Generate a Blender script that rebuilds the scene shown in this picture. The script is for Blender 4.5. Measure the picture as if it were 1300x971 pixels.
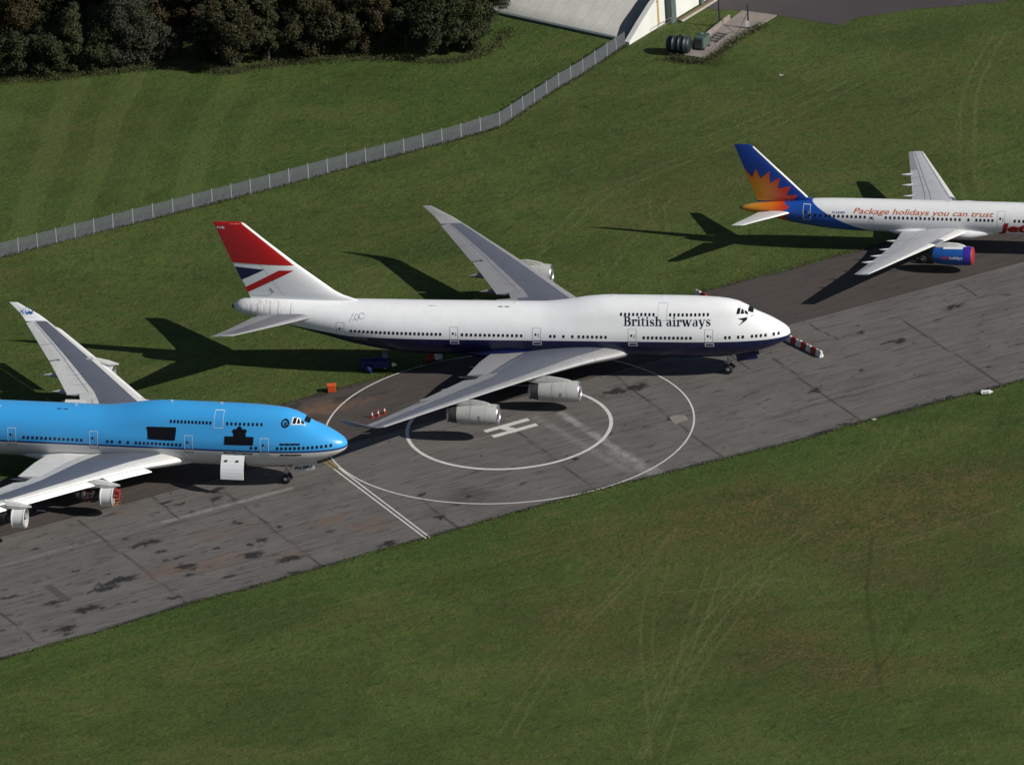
import bpy, bmesh, math, random
import numpy as np
from mathutils import Vector, Matrix, noise as mnoise
R = math.radians
PI = math.pi
random.seed(7)
rng = np.random.default_rng(11)
S = bpy.context.scene
for o in list(bpy.data.objects):
    bpy.data.objects.remove(o)
COL = S.collection

# ------------------------------------------------------------------ camera
cam = bpy.data.cameras.new('camera')
co = bpy.data.objects.new('camera', cam)
COL.objects.link(co)
S.camera = co
CP = Vector((322.65, -1955.81, 874.48))
cR = Vector((0.98631005, 0.15500195, -0.05627503))
cF = Vector((-0.16447525, 0.90018356, -0.40325853))
cR.normalize(); cF.normalize()
cU = cR.cross(cF).normalized()
cR = cF.cross(cU).normalized()
M = Matrix((cR, cU, -cF)).transposed().to_4x4()
M.translation = CP
co.matrix_world = M
cam.sensor_fit = 'HORIZONTAL'
cam.sensor_width = 36.0
cam.lens = 36.0 * 22604.7 / 1300.0
cam.clip_start = 50.0
cam.clip_end = 20000.0

# ------------------------------------------------------------------ light
SUN_AZ, SUN_EL = -0.2458, 0.5799
w = bpy.data.worlds.new('World'); S.world = w; w.use_nodes = True
wn = w.node_tree.nodes; wl = w.node_tree.links
bg = wn['Background']
sky = wn.new('ShaderNodeTexSky'); sky.sky_type = 'NISHITA'; sky.sun_disc = False
sky.sun_elevation = SUN_EL
sky.sun_rotation = PI / 2 - SUN_AZ
sky.altitude = 100; sky.air_density = 1.0; sky.dust_density = 0.6
wl.new(sky.outputs[0], bg.inputs[0]); bg.inputs[1].default_value = 0.05
sd = bpy.data.lights.new('sun', 'SUN'); sd.energy = 4.7; sd.angle = R(0.5); sd.color = (1.0, 0.955, 0.885)
so = bpy.data.objects.new('sun', sd); COL.objects.link(so)
sdir = Vector((math.cos(SUN_AZ) * math.cos(SUN_EL), math.sin(SUN_AZ) * math.cos(SUN_EL), math.sin(SUN_EL)))
so.rotation_euler = sdir.to_track_quat('Z', 'Y').to_euler()
so.location = (60, -40, 200)
S.view_settings.view_transform = 'Standard'
S.view_settings.look = 'None'
S.view_settings.exposure = 0.0
S.view_settings.gamma = 1.0
S.view_settings.use_curve_mapping = False
S.render.engine = 'CYCLES'

# ------------------------------------------------------------------ helpers
def tag(o, label=None, cat=None, group=None, kind=None):
    if label: o['label'] = label
    if cat: o['category'] = cat
    if group: o['group'] = group
    if kind: o['kind'] = kind
    return o

def empty(name, loc=(0, 0, 0), rz=0.0, label=None, cat=None, group=None):
    o = bpy.data.objects.new(name, None); COL.objects.link(o)
    o.location = loc; o.rotation_euler = (0, 0, rz); o.empty_display_size = 0.5
    return tag(o, label, cat, group)

def link(name, me, mat, parent=None, smooth=False):
    o = bpy.data.objects.new(name, me); COL.objects.link(o)
    if mat is not None:
        for m in (mat if isinstance(mat, (list, tuple)) else [mat]):
            me.materials.append(m)
    if smooth:
        me.polygons.foreach_set('use_smooth', [True] * len(me.polygons))
    if parent is not None: o.parent = parent
    return o

def obj(name, bm, mat, parent=None, smooth=False):
    me = bpy.data.meshes.new(name)
    bmesh.ops.recalc_face_normals(bm, faces=bm.faces)
    bm.to_mesh(me); bm.free()
    return link(name, me, mat, parent, smooth)

def pyd(name, V, F, mat, parent=None, smooth=False):
    me = bpy.data.meshes.new(name)
    me.from_pydata([tuple(v) for v in V], [], F); me.update()
    return link(name, me, mat, parent, smooth)

def copy_tree(o, parent=None):
    c = o.copy(); COL.objects.link(c)
    c.parent = parent
    for ch in list(o.children): copy_tree(ch, c)
    return c

def box(bm, c, s, rz=0.0, rx=0.0, ry=0.0):
    m = Matrix.Translation(c) @ Matrix.Rotation(rz, 4, 'Z') @ Matrix.Rotation(ry, 4, 'Y') @ Matrix.Rotation(rx, 4, 'X') @ Matrix.Diagonal((s[0], s[1], s[2], 1))
    return bmesh.ops.create_cube(bm, size=1.0, matrix=m)['verts']

def tube(bm, a, b, r, r2=None, seg=12):
    a = Vector(a); b = Vector(b); d = b - a
    q = d.to_track_quat('Z', 'Y').to_matrix().to_4x4()
    m = Matrix.Translation((a + b) / 2) @ q
    return bmesh.ops.create_cone(bm, cap_ends=True, segments=seg, radius1=r, radius2=r if r2 is None else r2, depth=d.length, matrix=m)['verts']

def bevel(bm, w=0.02, seg=2):
    bmesh.ops.bevel(bm, geom=list(bm.edges), offset=w, segments=seg, affect='EDGES')

def lathe(bm, prof, c=(0, 0, 0), seg=40, axis='X', close=False):
    """prof: list of (a, r); revolve about the X axis through c"""
    rings = []
    for a, r in prof:
        ring = []
        for k in range(seg):
            t = 2 * PI * k / seg
            if axis == 'X': p = (c[0] + a, c[1] + r * math.cos(t), c[2] + r * math.sin(t))
            elif axis == 'Y': p = (c[0] + r * math.cos(t), c[1] + a, c[2] + r * math.sin(t))
            else: p = (c[0] + r * math.cos(t), c[1] + r * math.sin(t), c[2] + a)
            ring.append(bm.verts.new(p))
        rings.append(ring)
    for i in range(len(rings) - 1):
        for k in range(seg):
            bm.faces.new((rings[i][k], rings[i][(k + 1) % seg], rings[i + 1][(k + 1) % seg], rings[i + 1][k]))
    if close:
        bm.faces.new(rings[0]); bm.faces.new(rings[-1])
    return rings

def pchip(xs, ys):
    xs = np.array(xs, float); ys = np.array(ys, float)
    h = np.diff(xs); d = np.diff(ys) / h
    m = np.zeros(len(xs)); m[0] = d[0]; m[-1] = d[-1]
    for i in range(1, len(xs) - 1):
        if d[i - 1] * d[i] > 0:
            w1 = 2 * h[i] + h[i - 1]; w2 = h[i] + 2 * h[i - 1]
            m[i] = (w1 + w2) / (w1 / d[i - 1] + w2 / d[i])
    def f(x):
        x = min(max(x, xs[0]), xs[-1])
        i = min(max(int(np.searchsorted(xs, x)) - 1, 0), len(h) - 1)
        t = (x - xs[i]) / h[i]
        return float(ys[i] * (2 * t**3 - 3 * t**2 + 1) + h[i] * m[i] * (t**3 - 2 * t**2 + t) + ys[i + 1] * (-2 * t**3 + 3 * t**2) + h[i] * m[i + 1] * (t**3 - t**2))
    return f

# ------------------------------------------------------------------ materials
class NT:
    def __init__(s, name):
        s.m = bpy.data.materials.new(name); s.m.use_nodes = True
        s.t = s.m.node_tree; s.n = s.t.nodes; s.l = s.t.links
        s.b = s.n['Principled BSDF']
    def node(s, typ, **kw):
        n = s.n.new(typ)
        for k, v in kw.items(): setattr(n, k, v)
        return n
    def put(s, sock, v):
        if v is None: return
        if hasattr(v, 'is_linked') or isinstance(v, bpy.types.NodeSocket): s.l.new(v, sock)
        elif isinstance(v, (tuple, list)) and len(v) == 3 and sock.type == 'RGBA': sock.default_value = (*v, 1)
        else: sock.default_value = v
    def coord(s, which='Object'):
        return s.node('ShaderNodeTexCoord').outputs[which]
    def mapping(s, v, scale=(1, 1, 1), rot=(0, 0, 0), loc=(0, 0, 0)):
        if any(rot):      # turn first, then stretch, so that streaks follow the turned axis
            m = s.node('ShaderNodeMapping'); s.l.new(v, m.inputs[0]); m.inputs['Rotation'].default_value = rot; v = m.outputs[0]; rot = (0, 0, 0)
        n = s.node('ShaderNodeMapping'); s.l.new(v, n.inputs[0])
        n.inputs['Scale'].default_value = scale; n.inputs['Rotation'].default_value = rot; n.inputs['Location'].default_value = loc
        return n.outputs[0]
    def noise(s, v, scale=1, detail=4, rough=0.6, dist=0.0, out=0):
        n = s.node('ShaderNodeTexNoise'); s.l.new(v, n.inputs['Vector'])
        n.inputs['Scale'].default_value = scale; n.inputs['Detail'].default_value = detail
        n.inputs['Roughness'].default_value = rough; n.inputs['Distortion'].default_value = dist
        return n.outputs[out]
    def math(s, op, a, b=None, c=None, clamp=False):
        n = s.node('ShaderNodeMath', operation=op); n.use_clamp = clamp
        s.put(n.inputs[0], a); s.put(n.inputs[1], b)
        if c is not None: s.put(n.inputs[2], c)
        return n.outputs[0]
    def step(s, v, lo, hi):
        n = s.node('ShaderNodeMapRange'); n.clamp = True
        s.put(n.inputs[0], v); n.inputs[1].default_value = lo; n.inputs[2].default_value = hi
        return n.outputs[0]
    def mix(s, f, a, b, blend='MIX'):
        n = s.node('ShaderNodeMix', data_type='RGBA', blend_type=blend)
        s.put(n.inputs[0], f); s.put(n.inputs[6], a); s.put(n.inputs[7], b)
        return n.outputs[2]
    def sep(s, v):
        n = s.node('ShaderNodeSeparateXYZ'); s.l.new(v, n.inputs[0]); return n.outputs
    def attr(s, name):
        n = s.node('ShaderNodeAttribute'); n.attribute_name = name; return n.outputs['Fac']
    def bump(s, h, strength=0.3, dist=0.05):
        n = s.node('ShaderNodeBump'); n.inputs['Strength'].default_value = strength; n.inputs['Distance'].default_value = dist
        s.put(n.inputs['Height'], h); s.l.new(n.outputs[0], s.b.inputs['Normal'])
    def out(s, col=None, rough=0.5, metal=0.0, spec=0.5, coat=0.0):
        s.put(s.b.inputs['Base Color'], col); s.put(s.b.inputs['Roughness'], rough)
        s.b.inputs['Metallic'].default_value = metal; s.b.inputs['Specular IOR Level'].default_value = spec
        s.b.inputs['Coat Weight'].default_value = coat
        return s.m

def paint(name, col, rough=0.35, dirt=0.12, scale=0.6, metal=0.0, coat=0.0, spec=0.5, streak=True):
    """painted or bare surface with a little uneven weathering"""
    t = NT(name); v = t.coord()
    n1 = t.noise(t.mapping(v, (1, 1, 0.35) if streak else (1, 1, 1)), scale, 6, 0.65)
    n2 = t.noise(v, scale * 9, 4, 0.6)
    f = t.math('MULTIPLY', t.step(t.math('ADD', n1, t.math('MULTIPLY', n2, 0.35)), 0.5, 0.95), dirt)
    c = t.mix(f, col, tuple(k * 0.35 + 0.01 for k in col))
    return t.out(c, t.math('ADD', rough, t.math('MULTIPLY', n2, 0.12)), metal, spec, coat)

M_ = {}
M_['white'] = paint('white_paint', (0.83, 0.84, 0.85), 0.3, 0.07)
M_['offwhite'] = paint('off_white_paint', (0.70, 0.70, 0.69), 0.4, 0.2)
M_['wing_light'] = paint('light_grey_wing_paint', (0.32, 0.32, 0.328), 0.4, 0.25, 0.8)
M_['wing_grey'] = paint('corogard_grey', (0.135, 0.148, 0.185), 0.42, 0.3, 0.7)
M_['wing_white'] = paint('pale_wing_paint', (0.68, 0.68, 0.66), 0.4, 0.28, 0.8)
M_['cowl'] = paint('cowl_grey_white', (0.46, 0.46, 0.44), 0.36, 0.35, 0.9)
M_['metal'] = paint('bare_metal', (0.62, 0.62, 0.63), 0.25, 0.2, 1.0, metal=0.9)
M_['darkmetal'] = paint('dark_metal', (0.10, 0.095, 0.10), 0.45, 0.4, 1.5, metal=0.6)
M_['black'] = paint('black_rubber', (0.012, 0.012, 0.013), 0.6, 0.1, 3)
M_['glass'] = paint('window_glass', (0.008, 0.009, 0.012), 0.12, 0.05, 3)
M_['navy'] = paint('navy_paint', (0.006, 0.009, 0.065), 0.28, 0.2)
M_['letter_navy'] = paint('navy_lettering', (0.003, 0.004, 0.016), 0.6, 0.02, spec=.15)
M_['red'] = paint('red_paint', (0.46, 0.008, 0.008), 0.3, 0.2)
M_['patch'] = paint('black_overpaint', (0.006, 0.007, 0.012), 0.8, 0.05, 2, spec=.1)
M_['line_grey'] = paint('panel_line', (0.28, 0.29, 0.31), 0.5, 0.1)
M_['line_faint'] = paint('faint_panel_line', (0.55, 0.56, 0.58), 0.5, 0.1)
M_['line_white'] = paint('white_outline', (0.72, 0.76, 0.8), 0.5, 0.1)
M_['orange_txt'] = paint('orange_lettering', (0.50, 0.11, 0.015), 0.4, 0.05)
M_['red_txt'] = paint('red_lettering', (0.35, 0.008, 0.012), 0.4, 0.05)
M_['blue_cowl'] = paint('blue_cowl', (0.012, 0.085, 0.33), 0.3, 0.2)
M_['purple'] = paint('purple_blue', (0.03, 0.02, 0.26), 0.3, 0.2)
M_['tail_blue'] = paint('tail_blue', (0.006, 0.045, 0.28), 0.3, 0.2)
M_['inlet_red'] = paint('red_intake_cover', (0.30, 0.020, 0.025), 0.55, 0.2, 2)
M_['klm_blue_text'] = paint('blue_lettering', (0.01, 0.13, 0.45), 0.4, 0.05)

def hull_mat(name, kind):
    t = NT(name); v = t.coord(); x, y, z = t.sep(v)
    n = t.noise(t.mapping(v, (1, 1, 0.25)), 0.9, 6, 0.65)
    fine = t.noise(t.mapping(v, (2.5, 1, 0.4)), 2.0, 5, 0.7)
    if kind == 'ba':
        edge = t.math('ADD', 5.405, t.math('MULTIPLY', t.math('MAXIMUM', t.math('SUBTRACT', -54.0, x), 0.0), 0.115))
        f = t.step(t.math('SUBTRACT', z, edge), -0.005, 0.005)
        c = t.mix(f, (0.006, 0.010, 0.062), (0.84, 0.85, 0.86))
        tail = t.math('MULTIPLY', t.step(x, -61.0, -65.5), f)
        c = t.mix(t.math('MULTIPLY', tail, t.step(fine, 0.35, 0.75)), c, (0.36, 0.34, 0.32))
    elif kind == 'klm':
        c = t.mix(t.step(z, 5.18, 5.19), (0.66, 0.66, 0.65), (0.004, 0.03, 0.17))
        c = t.mix(t.step(z, 5.42, 5.43), c, (0.045, 0.365, 0.79))
        low = t.math('MULTIPLY', t.step(z, 5.1, 3.2), t.step(fine, 0.35, 0.8))
        c = t.mix(t.math('MULTIPLY', low, 0.55), c, (0.30, 0.29, 0.28))
    else:
        # blue sweeps up the rear fuselage: front edge runs back and up
        e = t.math('ADD', x, t.math('MULTIPLY', t.math('POWER', t.math('MAXIMUM', t.math('SUBTRACT', z, 2.6), 0.0), 0.72), 3.35))
        blue = t.step(e, -29.0, -29.06)
        c = t.mix(blue, (0.78, 0.785, 0.79), (0.008, 0.07, 0.36))
        wob = t.math('MULTIPLY', t.math('PINGPONG', t.math('ADD', z, 0.2), 0.42), 1.9)
        o = t.step(t.math('ADD', x, wob), -40.55, -40.62)
        c = t.mix(o, c, (0.55, 0.035, 0.012))
        c = t.mix(t.step(x, -41.2, -42.6), c, t.mix(t.step(x, -42.0, -45.5), (0.62, 0.12, 0.012), (0.68, 0.28, 0.015)))
    d = t.math('MULTIPLY', t.step(t.math('ADD', n, t.math('MULTIPLY', fine, 0.3)), 0.55, 0.95), 0.09)
    c = t.mix(d, c, (0.20, 0.19, 0.18))
    return t.out(c, t.math('ADD', 0.24, t.math('MULTIPLY', fine, 0.14)), 0, 0.5, 0.15)

M_['hull_ba'] = hull_mat('jumbo_hull_white_navy', 'ba')
M_['hull_klm'] = hull_mat('jumbo_hull_blue_white', 'klm')
M_['hull_j'] = hull_mat('airliner_hull_white_blue', 'j')

# ------------------------------------------------------------------ ground
UD = (0.7975, 0.6033)      # direction of the runway
def uv2xy(u, v): return (UD[0] * u - UD[1] * v, UD[1] * u + UD[0] * v)
def xy2uv(x, y): return (UD[0] * x + UD[1] * y, -UD[1] * x + UD[0] * y)

def dist_poly(X, Y, pts):
    d = np.full(X.shape, 1e9)
    px = [q[0] for q in pts]; py = [q[1] for q in pts]
    m = (X > min(px) - 3) & (X < max(px) + 3) & (Y > min(py) - 3) & (Y < max(py) + 3)
    if not m.any(): return d
    if m.sum() < m.size:
        d[m] = dist_poly_all(X[m], Y[m], pts); return d
    return dist_poly_all(X, Y, pts)
def dist_poly_all(X, Y, pts):
    d = np.full(X.shape, 1e9)
    for (x0, y0), (x1, y1) in zip(pts[:-1], pts[1:]):
        dx, dy = x1 - x0, y1 - y0
        t = np.clip(((X - x0) * dx + (Y - y0) * dy) / (dx * dx + dy * dy), 0, 1)
        d = np.minimum(d, np.hypot(X - x0 - t * dx, Y - y0 - t * dy))
    return d

def smooth_line(pts, n=8):
    p = np.array(pts, float); out = []
    for i in range(len(p) - 1):
        p0 = p[max(i - 1, 0)]; p1 = p[i]; p2 = p[i + 1]; p3 = p[min(i + 2, len(p) - 1)]
        for k in range(n):
            t = k / n
            out.append(0.5 * ((2 * p1) + (-p0 + p2) * t + (2 * p0 - 5 * p1 + 4 * p2 - p3) * t * t + (-p0 + 3 * p1 - 3 * p2 + p3) * t**3))
    out.append(p[-1]); return out

def vnoise(X, Y, s, seed=0):
    """smooth value noise on arrays"""
    r = np.random.default_rng(seed); G = r.random((256, 256))
    x = X / s + 1000; y = Y / s + 1000
    xi = np.floor(x).astype(int); yi = np.floor(y).astype(int)
    fx = x - xi; fy = y - yi; fx = fx * fx * (3 - 2 * fx); fy = fy * fy * (3 - 2 * fy)
    g = lambda a, b: G[a % 256, b % 256]
    return (g(xi, yi) * (1 - fx) + g(xi + 1, yi) * fx) * (1 - fy) + (g(xi, yi + 1) * (1 - fx) + g(xi + 1, yi + 1) * fx) * fy

TRACKS = [  # tyre tracks pressed into the grass: (points, width, strength)
    ([(14.4, -15.1), (13.2, -25.8), (10.2, -35.4), (7.3, -46.0), (3.5, -56), (0.5, -68), (-1.5, -80), (-3, -95)], .28, .75),
    ([(16.4, -15.0), (14.9, -24.7), (12.2, -34.3), (8.3, -47.0), (5.2, -57), (2.2, -69), (.3, -81), (-1, -95)], .28, .75),
    ([(-7.5, -45.4), (-9.8, -58.0), (-13.4, -71.5), (-16.3, -86.9), (-18, -105)], .3, .8),
    ([(-7.9, -47.5), (-11.5, -61.2), (-14.8, -73.6), (-16.9, -82.9), (-20, -105)], .3, .8),
    ([(-9.4, -47.5), (-12.9, -61.2), (-16.2, -73.6), (-18.9, -84.9)], .25, .6),
    ([(4.4, -56.5), (2.0, -70.0), (-0.3, -86.4), (-1.2, -92.2), (-2, -110)], .3, .8),
    ([(5.9, -57.5), (3.3, -73.0), (1.1, -87.3), (0.4, -110)], .3, .8),
    ([(-2.1, -56.7), (-2.0, -72.2), (-1.8, -88.4), (-2.6, -110)], .25, .7),
    ([(-0.2, -57.7), (-0.4, -74.2), (-0.9, -91.4)], .25, .7),
    ([(-8.5, -51.7), (-8.3, -66.2), (-6.9, -78.5), (-4.2, -92.3), (-1, -110)], .25, .8),
    ([(-6.9, -55.7), (-6.6, -68.2), (-5.2, -80.5), (-2.6, -93.3)], .22, .6),
    ([(-6.7, -64.1), (5.9, -60.6), (17.7, -51.9), (25.5, -44.4), (33.2, -36.8)], .3, .8),
    ([(1.2, -64.4), (9.8, -57.4), (19.5, -48.7), (27.4, -42.2), (34, -36)], .3, .8),
    ([(24.2, -61.0), (22.6, -74.4), (20.5, -87.7)], .22, .35),
    ([(12.3, 107.4), (11.3, 95.6), (11.2, 85.7), (12.8, 71.6), (14.5, 60), (17, 50)], .28, .75),
    ([(10.7, 105.5), (9.5, 93.7), (9.5, 83.9), (11.0, 71.6), (12.6, 60), (15, 48)], .28, .75),
    ([(15.1, 102.0), (8.9, 90.1), (4.8, 81.1), (1.4, 72.1)], .25, .5),
    ([(-8.1, 89.7), (-15.5, 78.8), (-23.1, 70.7)], .3, .5),
    ([(-11.9, 95.9), (-18.4, 86.8), (-24.6, 70.7)], .3, .45),
    ([(-4, 90), (-12, 77), (-21, 66), (-30.0, 54.8), (-33.5, 44.7), (-36.4, 35.5)], .28, .75),
    ([(-6, 90.5), (-14, 77.5), (-23, 66.5), (-32.0, 54.8), (-35.1, 46.3), (-37.4, 37.1)], .28, .75),
    ([(-26.0, 55.8), (-24.5, 47.4), (-21.5, 39.2), (-17.7, 31.0)], .22, .7),
    ([(-22.4, 54.2), (-25.3, 41.6), (-27.3, 28.3)], .22, .6),
    ([(-23.3, 50.8), (-21.7, 42.5), (-18.9, 35.1)], .22, .6),
    ([(-34, 30), (-20, 45), (-2, 58), (12, 75)], .22, .45),
    ([(-32.7, 52.2), (-35.8, 42.6), (-36.7, 33.9)], .25, .5),
    ([(-80, -88), (-60, -74), (-44, -63), (-25, -49), (-8, -36), (10, -24)], .5, .3),
    ([(-80, -96), (-55, -76), (-36, -62), (-14, -46)], .5, .3),
    ([(-70, -100), (-45, -78), (-22, -62)], .4, .3),
    ([(-106, 52), (-88, 60), (-70, 66)], .3, .25),
    ([(-60, 28), (-42, 44), (-25, 62), (-6, 80)], .3, .35),
    ([(-64, 34), (-44, 52), (-28, 68), (-10, 88)], .3, .3),
    ([(-52, 44), (-36, 62), (-18, 82), (-4, 102)], .3, .35)]
DARKS = [([(-75.8, 94.5), (-70.0, 81.7), (-65.6, 70.3)], .16, .5), ([(-90.8, 68.4), (-84.5, 58.4)], .14, .45), ([(-100.0, 79.7), (-93.1, 69.6)], .14, .4),
         ([(-52.9, 70.6), (-44.8, 51.9)], .14, .35), ([(16.2, -46.8), (17.6, -60.2), (20.6, -77.5), (23.8, -91.3)], .2, .9),
         ([(26.0, -62.0), (23.6, -76.4), (21.0, -90)], .25, .5), ([(-80, 40), (-79, 28), (-77, 18)], .14, .5), ([(-38, 24), (-40, 40)], .1, .3)]
BROWN = [(-12, -50, 14, 9, .6), (8, -44, 16, 9, .8), (2, -36, 11, 5, .5), (22, -40, 9, 8, .7), (20, -56, 8, 6, .6), (10, -74, 8, 7, .9), (11, -83, 9, 5, .8), (-10, -80, 7, 6, .4), (-3, -66, 7, 5, .35), (-15, -66, 5, 5, .35),
         (24, -83, 8, 5, .7), (30, -30, 8, 7, .7), (18, -30, 8, 6, .5), (-17, -73, 5, 5, .7), (-40, -72, 10, 5, .25), (-8, 72, 16, 12, .25), (8, 92, 10, 10, .2), (-20, 56, 10, 12, .2), (-100, 70, 10, 16, .25)]
FENCE = [(-104.2, 32.2), (-91.5, 41.5), (-82.5, 48.0), (-76.0, 52.8), (-65.2, 61.2), (-58.7, 66.0), (-52.2, 71.0), (-47.9, 74.9), (-44.6, 82.2), (-42.3, 87.4), (-39.9, 92.0), (-37.6, 97.3), (-35.9, 101.2)]

def axis_vals(lo, hi, st, far):
    a = list(np.arange(lo, hi + 1e-6, st))
    return [-far, -1200, -400, lo - 60, lo - 15] + a + [hi + 15, hi + 60, 400, 1200, far]

def grid_mesh(name, U, V, tf, mat, attrs, parent=None, mask=None):
    UU, VV = np.meshgrid(np.array(U), np.array(V), indexing='ij')
    X, Y, Z = tf(UU, VV)
    nu, nv = UU.shape
    me = bpy.data.meshes.new(name)
    co_ = np.stack([X, Y, Z], -1).reshape(-1, 3)
    idx = np.arange(nu * nv).reshape(nu, nv)
    F = np.stack([idx[:-1, :-1], idx[1:, :-1], idx[1:, 1:], idx[:-1, 1:]], -1).reshape(-1, 4)
    me.vertices.add(len(co_)); me.vertices.foreach_set('co', co_.ravel())
    me.loops.add(F.size); me.loops.foreach_set('vertex_index', F.ravel().astype(np.int32))
    me.polygons.add(len(F)); me.polygons.foreach_set('loop_start', np.arange(0, F.size, 4, dtype=np.int32))
    me.polygons.foreach_set('loop_total', np.full(len(F), 4, np.int32))
    me.update(calc_edges=True)
    for k, fn in attrs.items():
        a = me.attributes.new(k, 'FLOAT', 'POINT'); a.data.foreach_set('value', fn(X, Y, UU, VV).ravel().astype(np.float32))
    return link(name, me, mat, parent)

def a_track(X, Y, U, V):
    r = np.zeros(X.shape)
    for i, (p, wd, st) in enumerate(TRACKS):
        d = dist_poly(X, Y, smooth_line(p))
        r = np.maximum(r, st * np.clip(1.35 - d / (wd * .62), 0, 1))
    return r * (0.25 + 0.95 * vnoise(X, Y, 3.0, 3))
def a_dark(X, Y, U, V):
    r = np.zeros(X.shape)
    for p, wd, st in DARKS:
        d = dist_poly(X + 0.35 * (vnoise(X, Y, 3, 5) - .5), Y, smooth_line(p))
        r = np.maximum(r, .42 * st * np.clip(1.6 - d / wd, 0, 1))
    # coarse weeds round the slab and rank grass along wood and fence
    r = np.maximum(r, 0.6 * np.clip(1 - (np.hypot((X + 23.5) / 2.0, (Y - 96.0) / 2.2)), 0, 1))
    return r
def a_brown(X, Y, U, V):
    r = np.zeros(X.shape)
    for x, y, a, b, s in BROWN:
        xx = X + 7 * (vnoise(X, Y, 6, 8) - .5); yy = Y + 9 * (vnoise(X, Y, 6, 9) - .5)
        r += s * np.exp(-((xx - x) / a)**2 * 1.2 - ((yy - y) / b)**2 * 1.2)
    return np.clip(r, 0, 1.2)
def fence_y(X):
    fx = np.array([p[0] for p in FENCE]); fy = np.array([p[1] for p in FENCE])
    return np.interp(X, fx, fy)
def a_mow(X, Y, U, V):
    # bands mown towards and away from the camera, beyond the fence
    b = (Y > fence_y(X)) * (X < -60) * np.clip((-74 - X) / 8, 0, 1)
    q = X + 0.03 * (Y - 60) + 1.6 * (vnoise(X, Y, 11, 2) - .5) + .5 * (vnoise(X, Y, 1.5, 12) - .5)
    k = q / 3.3; i = np.floor(k).astype(int)
    s = np.where(i % 2 == 0, 1.0, 0.0) * (0.45 + 0.55 * np.random.default_rng(5).random(400)[i % 400])
    s = s * (0.35 + 0.9 * vnoise(X, Y, 5, 14)) + .25 * vnoise(X, Y, 2.2, 15)
    return b * np.clip(s, 0, 1)
def a_lush(X, Y, U, V):
    b = (Y > fence_y(X)) * (X < -36.0) * 1.0
    d = -18.4 - xy2uv(X, Y)[1]      # brighter strip along the tarmac
    return np.clip(b * 0.7 + 0.9 * np.exp(-(np.clip(d, 0, 99) / 8.0)**2) * (d > -1), 0, 1)

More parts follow.
